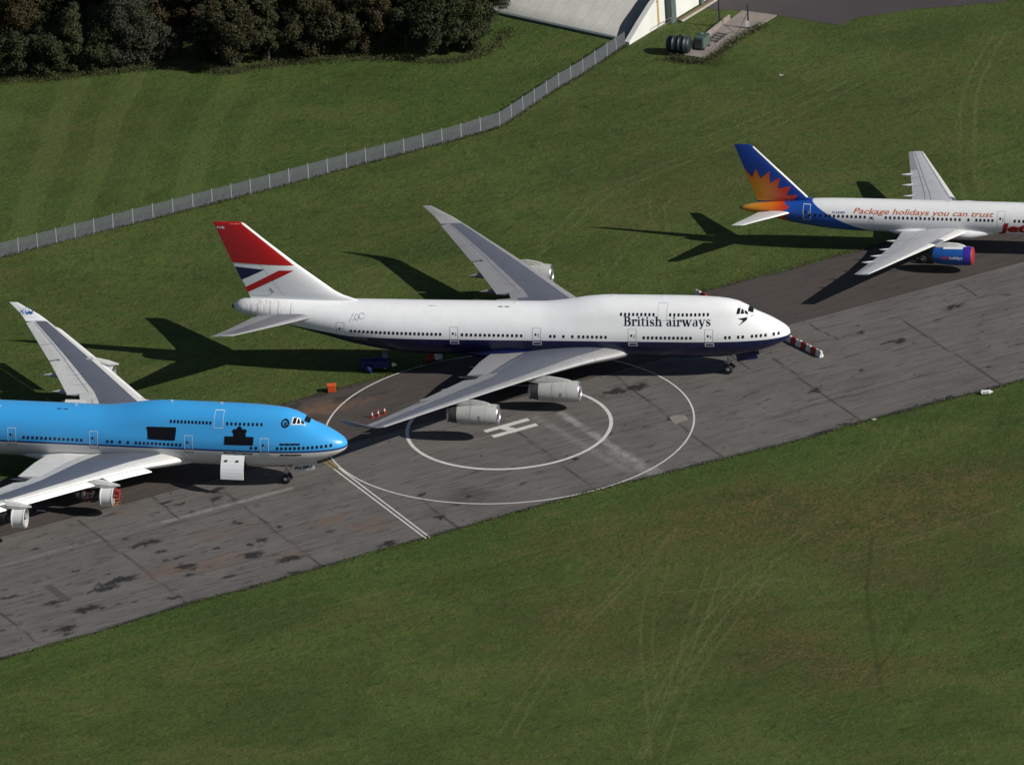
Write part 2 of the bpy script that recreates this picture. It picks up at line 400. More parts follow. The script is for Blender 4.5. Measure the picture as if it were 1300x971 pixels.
def grass_mat():
    t = NT('grass'); v = t.coord()
    fine = t.noise(v, 2.2, 8, 0.75)
    mid = t.noise(v, 0.35, 6, 0.65)
    big = t.noise(v, 0.045, 4, 0.55)
    an = t.noise(t.mapping(v, (0.10, 1.0, 1.0), (0, 0, -R(37.5))), 0.9, 6, 0.7)
    an2 = t.noise(t.mapping(v, (0.12, 1.3, 1.0), (0, 0, -R(58))), 1.0, 5, 0.7)
    c = t.mix(t.step(fine, 0.28, 0.72), (0.040, 0.068, 0.013), (0.126, 0.186, 0.042))
    c = t.mix(t.math('MULTIPLY', t.step(mid, 0.35, 0.7), 0.55), c, (0.074, 0.080, 0.030))
    c = t.mix(t.math('MULTIPLY', t.step(big, 0.4, 0.65), 0.45), c, (0.036, 0.054, 0.015))
    c = t.mix(t.math('MULTIPLY', t.step(an, 0.5, 0.8), 0.55), c, (0.115, 0.116, 0.046))
    c = t.mix(t.math('MULTIPLY', t.step(an2, 0.55, 0.85), 0.4), c, (0.026, 0.040, 0.012))
    c = t.mix(t.math('MULTIPLY', t.attr('lush'), 0.6), c, t.mix(t.step(fine, 0.3, 0.7), (0.026, 0.058, 0.011), (0.074, 0.136, 0.028)))
    fl = t.noise(t.mapping(v, (0.35, 0.9, 1.0), (0, 0, -R(40))), 1.6, 7, 0.8, 1.2)
    fd = t.noise(t.mapping(v, (0.6, 0.8, 1.0), (0, 0, -R(20)), (31, 7, 0)), 1.3, 5, 0.7, 0.5)
    pt_ = t.noise(v, 0.42, 5, 0.7, 0.8)
    c = t.mix(t.math('MULTIPLY', t.step(pt_, 0.50, 0.60), 0.42), c, (0.050, 0.094, 0.018))
    c = t.mix(t.math('MULTIPLY', t.step(pt_, 0.46, 0.36), 0.42), c, (0.105, 0.106, 0.034))
    lg = t.noise(t.mapping(v, (0.5, 1.0, 1.0), (0, 0, -R(30)), (77, 3, 0)), 0.11, 5, 0.65, 0.7)
    c = t.mix(t.math('MULTIPLY', t.step(lg, 0.50, 0.62), 0.40), c, (0.040, 0.066, 0.016))
    c = t.mix(t.math('MULTIPLY', t.step(lg, 0.46, 0.36), 0.40), c, (0.115, 0.122, 0.040))
    c = t.mix(t.math('MULTIPLY', t.step(fd, 0.55, 0.66), 0.50), c, (0.026, 0.034, 0.012))
    c = t.mix(t.math('MULTIPLY', t.math('MULTIPLY', t.step(fl, 0.56, 0.74), t.step(big, 0.42, 0.60)), 0.55), c, (0.135, 0.138, 0.060))
    rough = t.noise(v, 0.9, 9, 0.82, 0.4)
    c = t.mix(t.math('MULTIPLY', t.step(rough, 0.52, 0.72), 0.55), c, t.mix(0.6, c, (0.010, 0.016, 0.005)))
    c = t.mix(t.math('MULTIPLY', t.step(rough, 0.47, 0.30), 0.35), c, (0.14, 0.135, 0.055))
    c = t.mix(t.math('MULTIPLY', t.attr('mow'), 0.75, clamp=True), c, (0.096, 0.130, 0.036))
    bn = t.noise(v, 1.6, 7, 0.85)
    bf = t.math('MULTIPLY', t.attr('brown'), t.step(t.math('ADD', bn, t.math('MULTIPLY', mid, 0.5)), 0.70, 0.88))
    c = t.mix(t.math('MULTIPLY', t.attr('brown'), 0.55, clamp=True), c, (0.056, 0.048, 0.017))
    c = t.mix(t.math('MULTIPLY', bf, 0.95, clamp=True), c, (0.160, 0.120, 0.050))
    tn = t.noise(v, 3.0, 6, 0.8)
    c = t.mix(t.math('MULTIPLY', t.attr('track'), t.math('MULTIPLY', t.step(tn, 0.34, 0.60), 0.78)), c, (0.19, 0.185, 0.085))
    c = t.mix(t.math('MULTIPLY', t.attr('dark'), 0.75, clamp=True), c, (0.012, 0.016, 0.006))
    h = t.math('ADD', t.math('MULTIPLY', fine, 0.6), t.math('MULTIPLY', t.noise(v, 7, 3, 0.6), 0.4))
    h = t.math('ADD', h, t.math('MULTIPLY', fd, 1.3))
    t.bump(h, 1.0, 0.34)
    return t.out(c, 0.95, 0, 0.12)
M_['grass'] = grass_mat()
gx = axis_vals(-132, 42, 0.27, 6000); gy = axis_vals(-120, 128, 0.40, 6000)
ground = grid_mesh('grass_ground', gx, gy, lambda U, V: (U, V, np.zeros(U.shape)), M_['grass'],
                   {'track': a_track, 'dark': a_dark, 'brown': a_brown, 'mow': a_mow, 'lush': a_lush})
tag(ground, 'mown green airfield grass with tyre tracks and brown patches', 'ground', kind='structure')

# near (ragged) edge of the tarmac in runway coordinates
NE = [xy2uv(*q) for q in [(-82.5, -85.3), (-73.5, -78.4), (-62.9, -69.2), (-57.4, -65.2), (-48.4, -58.1), (-36.8, -49.0), (-34.0, -46.7), (-19.1, -35.2), (-4.7, -25.3), (4.4, -19.1), (10.4, -14.3), (19.9, -7.4), (28.6, -1.1)]]
ne_u = np.array([q[0] for q in NE]); ne_v = np.array([q[1] for q in NE])
def near_v(U):
    return np.interp(U, ne_u, ne_v, left=-18.2, right=-18.1)

STAINS = [(-72.2, -62.8, 2.5, 0.5), (-74.0, -65.4, 1.9, 0.4), (-74.4, -71.2, 1.5, 0.5), (-76.2, -76.4, 1.2, 0.45), (-76.0, -78.3, 0.8, 0.3), (-70.8, -52.2, 1.6, 0.6), (-68.4, -54.2, 0.6, 0.3), (-78.7, -69.3, 1.3, 0.35),
          (-64.9, -58.6, 1.0, 0.7), (-57.3, -55.0, 1.2, 0.8), (-63.9, -61.0, 0.7, 0.35), (-59.0, -61.2, 0.6, 0.4), (-65.0, -67.6, 0.8, 0.3), (-84.5, -68.0, 0.8, 0.4), (-36.8, -43.6, 0.6, 0.5), (-58.2, -52.1, 0.4, 0.35),
          (-56.8, -50.8, 0.5, 0.4), (-64.4, -39.0, 0.7, 0.6), (-65.3, -36.6, 1.0, 0.6), (-68.5, -40.6, 0.9, 0.3), (-70.4, -40.2, 0.7, 0.3), (-41.3, -51.1, 1.0, 0.6), (-51.4, -59.7, 1.0, 0.3), (-52.7, -55.8, 1.2, 0.5),
          (-21.1, -6.4, 1.4, 0.5), (-18.5, -4.7, 1.3, 0.6), (-33.9, -37.2, 0.5, 0.4), (-22.7, -26.1, 0.35, 0.35), (-36.5, -43.6, .6, .4), (-28.1, -33.7, .5, .2), (-39.6, -36.9, .7, .3), (3.3, -5.3, 1.0, 0.5), (17.0, 20.3, 1.5, .35),
          (11.9, 10.0, .7, .3), (10.5, 9.4, .8, .2), (8.3, 1.2, .4, .2), (8.6, -14.7, .8, .4), (6.7, 12.5, .4, .3), (23.7, 2.4, .4, .3), (-13.0, -13.9, .3, .3), (17.4, -9.3, 2.4, .35), (20.0, -6.9, 1.4, .3), (6.0, -17.4, 1.6, .3), (-66, -56, .5, .3), (-67.5, -57, .4, .3),
          (-62, -53.5, .5, .3), (-72.8, -70.5, .5, .3), (-71.2, -69.6, .3, .2), (-69.4, -68.8, .35, .2), (-75.2, -66.5, .4, .25), (-55.5, -46.8, .4, .3), (-60.8, -46.0, .5, .25), (-77.9, -60.2, .5, .3)]
RUST = [(-49.6, -44.7, 2.2, .9, .8), (-44.3, -45.8, 2.2, 1.6, .5), (-60.9, -57.0, 3.2, 1.4, .6), (-66.6, -59.7, 2.4, 1.2, .7), (-52.6, -55.3, 2.2, 1.0, .6), (-75.3, -43.5, 1.0, .5, .8), (-56.5, -12.5, 3.5, 1.6, 1.0), (-60.5, -15.5, 2.2, 1.6, .9), (-52.0, -10.5, 2.0, .7, .6), (-62, -49, 3, 1.5, .35)]
def blobs(X, Y, L, k=1.0, seed=21):
    r = np.zeros(X.shape); nx = 1.0 * (vnoise(X, Y, 0.9, seed) - .5); ny = 1.0 * (vnoise(X, Y, 0.9, seed + 1) - .5)
    nx += .8 * (vnoise(X, Y, .4, seed + 3) - .5); ny += .8 * (vnoise(X, Y, .4, seed + 4) - .5)
    for b in L:
        x, y, a, c = b[:4]; s = b[4] if len(b) > 4 else 1.0
        du, dv = xy2uv(X + nx * k * min(1, a) - x, Y + ny * k * min(1, c * 2) - y)
        r = np.maximum(r, s * np.clip(2.4 - 1.6 * np.sqrt((du / a)**2 + (dv / c)**2), 0, 1))
    return r
def a_stain(X, Y, U, V):
    r = blobs(X, Y, STAINS)
    # many little marks on the parking side
    for i in range(170):
        u = rng.uniform(-118, 40); v = rng.uniform(-15, 10)
        if u > -60 and rng.random() < 0.6: continue
        x, y = uv2xy(u, v); a = rng.uniform(.15, .75)
        du, dv = U - u + .5 * (vnoise(X, Y, .8, 40) - .5), V - v + .5 * (vnoise(X, Y, .8, 41) - .5)
        r = np.maximum(r, rng.uniform(.4, .9) * np.clip(1.6 - 1.4 * np.hypot(du / a, dv / (a * rng.uniform(.3, .7))), 0, 1))
    # scorch under the helipad circle
    r = np.maximum(r, .5 * np.exp(-((X + 34) / 3.2)**2 - ((Y + 37) / 2.2)**2) * (0.4 + vnoise(X, Y, 1.2, 33)))
    e = np.minimum(V - near_v(U), 99)
    r = np.maximum(r, .9 * np.clip(1.1 - (e + .7 * (vnoise(X, Y, 2.5, 50) - .5)) / .5, 0, 1))
    return np.clip(r, 0, 1)
def a_rust(X, Y, U, V): return blobs(X, Y, RUST, 1.2, 60) * (.35 + .8 * vnoise(X, Y, .7, 61))
JOINTS = [((11.2, 16.3), (26.0, -2.6)), ((-3.2, 4.4), (10.5, -14.2)), ((-0.7, 15.4), (4.1, 10.3)), ((-21.6, -1.6), (-5.1, -24.8)), ((-31.4, -17.8), (-18.9, -35.0)), ((-39.7, -38.3), (-33.9, -46.4)), ((-64.0, -37.0), (-48.2, -58.2)),
          ((-80.2, -45.9), (-63.1, -68.8)), ((-84.9, -72.4), (-78.5, -81.1)), ((-9, 6), (-5.5, 1)), ((17, 27), (19.5, 24)), ((-74, -36.5), (-68, -45))]
SEAMS = [((3.1, 7.2), (11.1, 12.4), (18.7, 19.3), (25.4, 23.0)), ((-3.7, 7.9), (4.1, 10.3), (9, 14)), ((-30, -26), (-10, -12)), ((-90, -62), (-66, -45), (-50, -32)), ((-80, -74), (-62, -60), (-40, -43)), ((-50, -20), (-30, -6), (-12, 8)), ((-2, -14), (14, -2), (30, 9))]
def a_joint(X, Y, U, V):
    r = np.zeros(X.shape)
    wx = .22 * (vnoise(X, Y, 1.6, 70) - .5); wy = .22 * (vnoise(X, Y, 1.6, 71) - .5)
    for p in JOINTS: r = np.maximum(r, np.clip(1.3 - dist_poly(X + wx, Y + wy, p) / .15, 0, 1))
    for p in SEAMS: r = np.maximum(r, .45 * np.clip(1.5 - dist_poly(X + wx, Y + wy, p) / .15, 0, 1))
    return r
def a_worn(X, Y, U, V):
    r = np.zeros(X.shape)
    for p, wd, s in [(((-26.6, -12.8), (-19, -22), (-12.8, -29.8)), .45, .9), (((-29.5, -14.0), (-15.5, -29.8)), .5, .35), (((-18.0, -24.0), (-12.0, -30.5)), .9, .7), (((-69.8, -46.0), (-63, -41), (-56.1, -35.7)), .35, .6), (((-90, -61), (-69.8, -46.0)), .3, .3)]:
        r = np.maximum(r, s * np.clip(1.6 - dist_poly(X, Y, p) / wd, 0, 1))
    return r * (.2 + 1.1 * vnoise(X, Y, .6, 80)) 

def tarmac_mat(name, base, alt, streak, k=1.0):
    t = NT(name); v = t.coord()
    rot = (0, 0, -R(37.1))
    s1 = t.noise(t.mapping(v, (0.05, 0.9, 1), rot), 0.8, 7, 0.72)
    s2 = t.noise(t.mapping(v, (0.07, 2.4, 1), rot), 1.3, 5, 0.7)
    n = t.noise(v, 0.16, 5, 0.6); fine = t.noise(v, 5.0, 6, 0.8)
    c = t.mix(t.step(n, 0.35, 0.68), base, alt)
    c = t.mix(t.math('MULTIPLY', t.step(s1, 0.42, 0.72), 0.55 * k), c, streak)
    c = t.mix(t.math('MULTIPLY', t.step(s2, 0.52, 0.78), 0.5 * k), c, tuple(q * .45 for q in base))
    s3 = t.noise(t.mapping(v, (0.22, 1.5, 1), rot, (13, 5, 0)), 1.1, 5, 0.72, 0.5)
    s4 = t.noise(t.mapping(v, (0.5, 1.8, 1), rot, (3, 55, 0)), 0.7, 6, 0.75, 0.8)
    c = t.mix(t.math('MULTIPLY', t.step(s3, 0.54, 0.66), 0.62 * k), c, tuple(q * .40 for q in base))
    c = t.mix(t.math('MULTIPLY', t.step(s3, 0.42, 0.32), 0.35 * k), c, tuple(q * 1.45 for q in base))
    c = t.mix(t.math('MULTIPLY', t.step(s4, 0.60, 0.66), 0.75 * k), c, (0.024, 0.023, 0.023))
    c = t.mix(t.math('MULTIPLY', t.step(fine, 0.4, 0.75), 0.22), c, tuple(q * 1.5 for q in base))
    c = t.mix(t.math('MULTIPLY', t.attr('worn'), t.math('MULTIPLY', t.step(fine, 0.35, 0.6), 0.8), clamp=True), c, (0.42, 0.42, 0.41))
    c = t.mix(t.math('MULTIPLY', t.attr('rust'), 0.85, clamp=True), c, (0.15, 0.090, 0.058))
    c = t.mix(t.math('MULTIPLY', t.attr('joint'), t.math('MULTIPLY', t.step(fine, 0.2, 0.55), 0.85), clamp=True), c, (0.018, 0.017, 0.017))
    c = t.mix(t.math('MULTIPLY', t.attr('stain'), 0.88, clamp=True), c, (0.012, 0.012, 0.013))
    t.bump(t.math('ADD', fine, t.math('MULTIPLY', s2, 1.0)), 0.5, 0.03)
    return t.out(c, 0.85, 0, 0.25)
M_['tarmac'] = tarmac_mat('worn_runway_tarmac', (0.126, 0.118, 0.112), (0.090, 0.084, 0.080), (0.156, 0.143, 0.130), 1.3)
M_['shoulder'] = tarmac_mat('brown_shoulder_tarmac', (0.070, 0.058, 0.052), (0.058, 0.048, 0.044), (0.088, 0.074, 0.066), 1.0)
M_['apron'] = tarmac_mat('dark_apron_tarmac', (0.062, 0.053, 0.055), (0.054, 0.047, 0.050), (0.066, 0.057, 0.058), .3)

def tf_run(U, V):
    # V in 0..1 from the ragged near edge to the mid joint
    nv = near_v(U) + 0.7 * (vnoise(U, U * 0, 3.0, 90) - .5) + .35 * (vnoise(U, U * 0, .9, 91) - .5)
    VV = nv + V * (13.0 - nv)
    x, y = uv2xy(U, VV); return x, y, np.full(U.shape, .03)
def remap(fn):
    def g(X, Y, U, V):
        u, v = xy2uv(X, Y); return fn(X, Y, u, v)
    return g
ru = [-1500, -600, -250, -170] + list(np.arange(-130, 60, .3)) + [90, 200, 600, 1500]
AT = {'stain': remap(a_stain), 'rust': remap(a_rust), 'joint': remap(a_joint), 'worn': remap(a_worn)}
runway = grid_mesh('taxiway', ru, list(np.linspace(0, 1, 110)), tf_run, M_['tarmac'], AT)
tag(runway, 'worn grey tarmac taxiway with stains and joints crossing the airfield', 'taxiway', kind='structure')
AT2 = {'stain': lambda X, Y, U, V: .8 * np.clip(1.0 - (28.2 - xy2uv(X, Y)[1] + 1.0 * (vnoise(X, Y, 3, 95) - .5)) / .8, 0, 1) + .5 * np.clip(1 - (xy2uv(X, Y)[1] - 13.0) / .25, 0, 1) + .5 * blobs(X, Y, [(-58, -16, 2.5, .8), (-60.5, -12.5, 2.2, .7), (-54, -9.2, 1.8, .5), (-49, -7, 1.6, .4)], 1.2, 97),
       'rust': remap(a_rust), 'joint': lambda X, Y, U, V: X * 0, 'worn': lambda X, Y, U, V: X * 0}
def tf_sh(U, V):
    far = 28.1 + .6 * (vnoise(U, U * 0, 4.0, 93) - .5) + .3 * (vnoise(U, U * 0, 1.1, 94) - .5)
    VV = 13.0 + V * (far - 13.0)
    x, y = uv2xy(U, VV); return x, y, np.full(U.shape, .025)
shoulder = grid_mesh('taxiway_shoulder', ru, list(np.linspace(0, 1, 50)), tf_sh, M_['shoulder'], AT2)
tag(shoulder, 'darker brown strip of old tarmac along the far side of the taxiway', 'pavement', kind='structure')

def flat(name, pts, z, mat, parent=None):
    bm = bmesh.new(); f = bm.faces.new([bm.verts.new((x, y, z)) for x, y in pts])
    bmesh.ops.triangulate(bm, faces=[f])
    me = bpy.data.meshes.new(name); bmesh.ops.recalc_face_normals(bm, faces=bm.faces); bm.to_mesh(me); bm.free()
    o = link(name, me, mat, parent)
    if me.polygons[0].normal.z < 0: me.flip_normals()
    return o
apron = flat('apron', [(-27.3, 113.4), (-22.2, 113.0), (-17.8, 111.5), (-9.4, 108.5), (-7.5, 111.0), (-0.7, 113.9), (9.7, 116.4), (13.0, 118.2), (60, 130), (200, 400), (-5, 400), (-29.5, 118.0)], .02, M_['apron'])
tag(apron, 'dark tarmac apron beside the hangar', 'apron', kind='structure')

def marking_mat(name, col, wear=.5):
    t = NT(name); v = t.coord(); n = t.noise(v, 6, 6, .8); n2 = t.noise(v, 1.2, 3, .6)
    f = t.math('MULTIPLY', t.step(t.math('ADD', n, t.math('MULTIPLY', n2, .4)), .62, .95), wear)
    return t.out(t.mix(f, col, tuple(.35 * q for q in col)), .7, 0, .3)
M_['mark'] = marking_mat('white_road_paint', (0.62, 0.62, 0.59), .65)
M_['mark_y'] = marking_mat('yellow_road_paint', (0.42, 0.27, 0.04), .6)
def arc_strip(name, cx, cy, r, wd, z, mat, parent, n=160):
    V = []; F = []
    for k in range(n):
        a = 2 * PI * k / n
        V += [(cx + (r - wd / 2) * math.cos(a), cy + (r - wd / 2) * math.sin(a), z), (cx + (r + wd / 2) * math.cos(a), cy + (r + wd / 2) * math.sin(a), z)]
    for k in range(n):
        a = 2 * k; b = 2 * ((k + 1) % n); F.append((a, a + 1, b + 1, b))
    return pyd(name, V, F, mat, parent)
def line_strip(name, pts, wd, z, mat, parent):
    V = []; F = []
    for i, p in enumerate(pts):
        a = Vector(pts[max(i - 1, 0)]); b = Vector(pts[min(i + 1, len(pts) - 1)]); d = (b - a).normalized(); n = Vector((-d.y, d.x)) * wd / 2
        V += [(p[0] - n.x, p[1] - n.y, z), (p[0] + n.x, p[1] + n.y, z)]
    for i in range(len(pts) - 1): F.append((2 * i, 2 * i + 1, 2 * i + 3, 2 * i + 2))
    return pyd(name, V, F, mat, parent)
HC = (-32.28, -17.05)
arc_strip('outer_circle_marking', HC[0], HC[1], 22.44, .22, .045, M_['mark'], runway)
arc_strip('inner_circle_marking', HC[0], HC[1], 12.38, .45, .045, M_['mark'], runway)
# letter H
hm = bmesh.new()
for q in ([(-35.3, -18.1), (-30.5, -14.3), (-30.0, -14.95), (-34.8, -18.75)], [(-34.1, -19.6), (-29.25, -15.8), (-28.75, -16.45), (-33.6, -20.25)], [(-33.35, -17.6), (-32.45, -16.88), (-31.35, -17.42), (-32.25, -18.14)]):
    hm.faces.new([hm.verts.new((x, y, .045)) for x, y in q])
obj('letter_h_marking', hm, M_['mark'], runway)
line_strip('lead_line_marking', [(-51.7, -29.9), (-37.2, -49.7)], .22, .046, M_['mark'], runway)
line_strip('lead_line_marking', [(-51.2, -29.55), (-36.75, -49.4)], .22, .046, M_['mark'], runway)
line_strip('yellow_line_marking', [(-54.8, -25.7), (-51.8, -29.8)], .16, .046, M_['mark_y'], runway)
line_strip('yellow_line_marking', [(-54.1, -25.6), (-51.3, -29.4)], .16, .046, M_['mark_y'], runway)
M_['patchc'] = marking_mat('pale_repair_concrete', (0.24, 0.22, 0.19), .6)
flat('repair_patch', [(-13.2, -13.5), (-12.6, -12.9), (-11.5, -12.8), (-11.0, -13.5), (-10.7, -14.2), (-11.5, -14.9), (-12.1, -15.6), (-12.7, -14.6)], .04, M_['patchc'], runway)
M_['drain'] = paint('drain_cover', (0.07, 0.065, 0.065), .8, .3, 2)
flat('drain_cover', [(-81.0, -64.8), (-80.2, -64.2), (-77.1, -68.2), (-77.9, -68.9)], .04, M_['drain'], runway)

# ------------------------------------------------------------------ fuselage geometry
class Hull:
    def __init__(s, rows, L, twolobe_to=None, zl=None):
        # rows: x, zb, zw, w, zt, R2
        a = np.array(rows, float)
        t = np.sqrt(-a[:, 0])
        s.L = L; s.two = twolobe_to
        s.f = [pchip(t, a[:, k]) for k in range(1, 6)]
    def par(s, x):
        t = math.sqrt(max(-x, 0.0)); return [f(t) for f in s.f]
    def hw(s, x, z):
        zb, zw, w_, zt, R2 = s.par(x)
        if z <= zb or z >= zt: return 0.0
        if z < zw: return w_ * math.sqrt(max(0, 1 - ((zw - z) / (zw - zb))**2))
        ell = w_ * math.sqrt(max(0, 1 - ((z - zw) / (zt - zw))**2))
        if s.two is None or x < s.two: return ell
        zc = zt - R2; d = zc - zw
        if d <= (w_ - R2) + 1e-3 or R2 > w_: return ell
        sa = (w_ - R2) / d; ca = math.sqrt(1 - sa * sa)
        z1 = zw + w_ * sa; z2 = zc + R2 * sa
        if z < z1: v = math.sqrt(max(0, w_ * w_ - (z - zw)**2))
        elif z < z2: v = w_ * ca + (R2 * ca - w_ * ca) * (z - z1) / (z2 - z1)
        else: v = math.sqrt(max(0, R2 * R2 - (z - zc)**2))
        return v
    def mesh(s, name, mat, parent, xs, n=30):
        V = []; F = []; m = 2 * n
        for x in xs:
            zb, zw, w_, zt, R2 = s.par(x)
            half = []
            for k in range(n + 1):
                a = PI * k / n
                z = zb + (zt - zb) * (1 - math.cos(a)) / 2
                half.append((s.hw(x, z), z))
            ring = [(x, -y, z) for y, z in half] + [(x, y, z) for y, z in reversed(half[1:-1])]
            V += ring
        for i in range(len(xs) - 1):
            for k in range(m):
                F.append((i * m + k, (i + 1) * m + k, (i + 1) * m + (k + 1) % m, i * m + (k + 1) % m))
        F.append(tuple(range(m))); F.append(tuple((len(xs) - 1) * m + k for k in reversed(range(m))))
        o = pyd(name, V, F, mat, parent, True)
        return o

J747 = Hull([(0, 5.35, 5.38, .02, 5.42, .02), (-.08, 5.0, 5.38, .40, 5.82, .38), (-.3, 4.75, 5.4, .80, 6.12, .72), (-.9, 4.38, 5.42, 1.35, 6.55, 1.1), (-1.6, 4.05, 5.45, 1.75, 6.95, 1.35), (-2.6, 3.65, 5.48, 2.15, 7.48, 1.55),
             (-4, 3.18, 5.52, 2.52, 8.15, 1.72), (-4.7, 3.0, 5.54, 2.66, 8.62, 1.78), (-5.5, 2.84, 5.57, 2.8, 9.12, 1.86), (-6.5, 2.66, 5.6, 2.93, 9.52, 1.98), (-8, 2.48, 5.62, 3.08, 9.8, 2.15), (-10, 2.36, 5.64, 3.2, 9.93, 2.4),
             (-13, 2.3, 5.65, 3.28, 10.0, 2.62), (-22, 2.3, 5.65, 3.28, 10.0, 2.7), (-24.5, 2.3, 5.65, 3.28, 9.8, 2.8), (-27.5, 2.3, 5.65, 3.28, 9.3, 3.0), (-30.5, 2.3, 5.65, 3.28, 8.97, 3.2), (-33, 2.3, 5.65, 3.28, 8.95, 3.28),
             (-44, 2.35, 5.65, 3.28, 8.95, 3.28), (-48.8, 2.75, 5.9, 3.16, 8.98, 3), (-53.3, 3.55, 6.3, 2.85, 9.03, 3), (-57.5, 4.68, 6.9, 2.38, 9.1, 3), (-61.6, 5.75, 7.5, 1.88, 9.18, 3), (-65, 6.6, 7.9, 1.45, 9.22, 3),
             (-67, 7.08, 8.1, 1.16, 9.15, 3), (-68.0, 7.42, 8.12, .82, 8.85, 3), (-68.45, 7.75, 8.12, .42, 8.5, 3), (-68.6, 8.0, 8.1, .1, 8.2, 3)], 68.6, -33)
J757 = Hull([(0, 3.9, 3.95, .02, 4.0, .02), (-.15, 3.5, 3.98, .45, 4.45, .4), (-.7, 3.1, 4.05, .95, 5.0, .4), (-1.6, 2.8, 4.2, 1.35, 5.5, .4), (-2.6, 2.65, 4.35, 1.6, 6.0, .4), (-4, 2.55, 4.5, 1.8, 6.45, .4), (-6, 2.5, 4.6, 1.88, 6.6, .4),
             (-30, 2.5, 4.62, 1.88, 6.58, .4), (-33.5, 2.58, 4.62, 1.86, 6.56, .4), (-36.5, 2.85, 4.68, 1.75, 6.5, .4), (-40.3, 3.4, 4.85, 1.42, 6.2, .4), (-43, 3.95, 5.0, 1.05, 5.98, .4), (-45, 4.4, 5.05, .72, 5.7, .4), (-46.3, 4.72, 5.05, .42, 5.4, .4), (-46.9, 4.9, 5.02, .16, 5.15, .4)], 47, None)

def stations(L, cuts):
    xs = [-(k / 14.0)**2 * 10 for k in range(15)]
    xs = [x - (1e-4 if x == 0 else 0) for x in xs]
    x = -10.0
    while x > cuts: x -= 1.0; xs.append(x)
    while x > -L + .3: x -= .5; xs.append(max(x, -L))
    if xs[-1] > -L + 1e-6: xs.append(-L)
    out = [xs[0]]
    for x in xs[1:]:
        if x < out[-1] - 1e-5: out.append(x)
    return out

# ---- decals that follow a surface --------------------------------------------------
def conform(bm, yf, off, name, mat, parent, cx=.8, cz=.22, side=-1):
    """bm holds flat polygons in (x, z); cut them finely and lay them on the hull side"""
    vs = [v.co for v in bm.verts]
    x0 = min(v.x for v in vs); x1 = max(v.x for v in vs); z0 = min(v.z for v in vs); z1 = max(v.z for v in vs)
    if cx:
        k = math.ceil(x0 / cx)
        while k * cx < x1:
            bmesh.ops.bisect_plane(bm, geom=bm.verts[:] + bm.edges[:] + bm.faces[:], plane_co=(k * cx, 0, 0), plane_no=(1, 0, 0)); k += 1
    if cz:
        k = math.ceil(z0 / cz)
        while k * cz < z1:
            bmesh.ops.bisect_plane(bm, geom=bm.verts[:] + bm.edges[:] + bm.faces[:], plane_co=(0, 0, k * cz), plane_no=(0, 0, 1)); k += 1
    for v in bm.verts: v.co.y = side * (yf(v.co.x, v.co.z) + off + v.co.y)
    me = bpy.data.meshes.new(name)
    bm.to_mesh(me); bm.free()
    o = link(name, me, mat, parent)
    # face outwards
    s_ = sum(p.normal.y * p.area for p in me.polygons)
    if s_ * side < 0: me.flip_normals()
    return o

def poly(bm, pts, lift=0.0):
    f = bm.faces.new([bm.verts.new((x, lift, z)) for x, z in pts]); return f

def rect(bm, x0, x1, z0, z1, lift=0.0): poly(bm, [(x0, z0), (x1, z0), (x1, z1), (x0, z1)], lift)

def rrect(bm, cx, cz, wd, h, r):
    pts = []
    for sx, sz, a0 in ((1, 1, 0), (-1, 1, 90), (-1, -1, 180), (1, -1, 270)):
        for k in range(4):
            a = R(a0 + 30 * k); pts.append((cx + sx * (wd / 2 - r) + r * math.cos(a), cz + sz * (h / 2 - r) + r * math.sin(a)))
    poly(bm, pts)

def frame_rect(bm, x0, x1, z0, z1, t):
    rect(bm, x0, x1, z1 - t, z1); rect(bm, x0, x1, z0, z0 + t); rect(bm, x0, x0 + t, z0 + t, z1 - t); rect(bm, x1 - t, x1, z0 + t, z1 - t)

def stroke(bm, pts, wd, lift=0.0):
    """variable-width pen stroke; wd number or per-point list"""
    n = len(pts)
    ws = [wd] * n if not isinstance(wd, (list, tuple)) else wd
    L_, R_ = [], []
    for i, p in enumerate(pts):
        a = pts[max(i - 1, 0)]; b = pts[min(i + 1, n - 1)]
        d = Vector((b[0] - a[0], b[1] - a[1])).normalized(); nn = (-d.y, d.x)
        L_.append(bm.verts.new((p[0] + nn[0] * ws[i] / 2, lift, p[1] + nn[1] * ws[i] / 2)))
        R_.append(bm.verts.new((p[0] - nn[0] * ws[i] / 2, lift, p[1] - nn[1] * ws[i] / 2)))
    for i in range(n - 1): bm.faces.new((L_[i], L_[i + 1], R_[i + 1], R_[i]))

def arc(cx, cz, rx, rz, a0, a1, n=12):
    return [(cx + rx * math.cos(R(a0 + (a1 - a0) * k / n)), cz + rz * math.sin(R(a0 + (a1 - a0) * k / n))) for k in range(n + 1)]

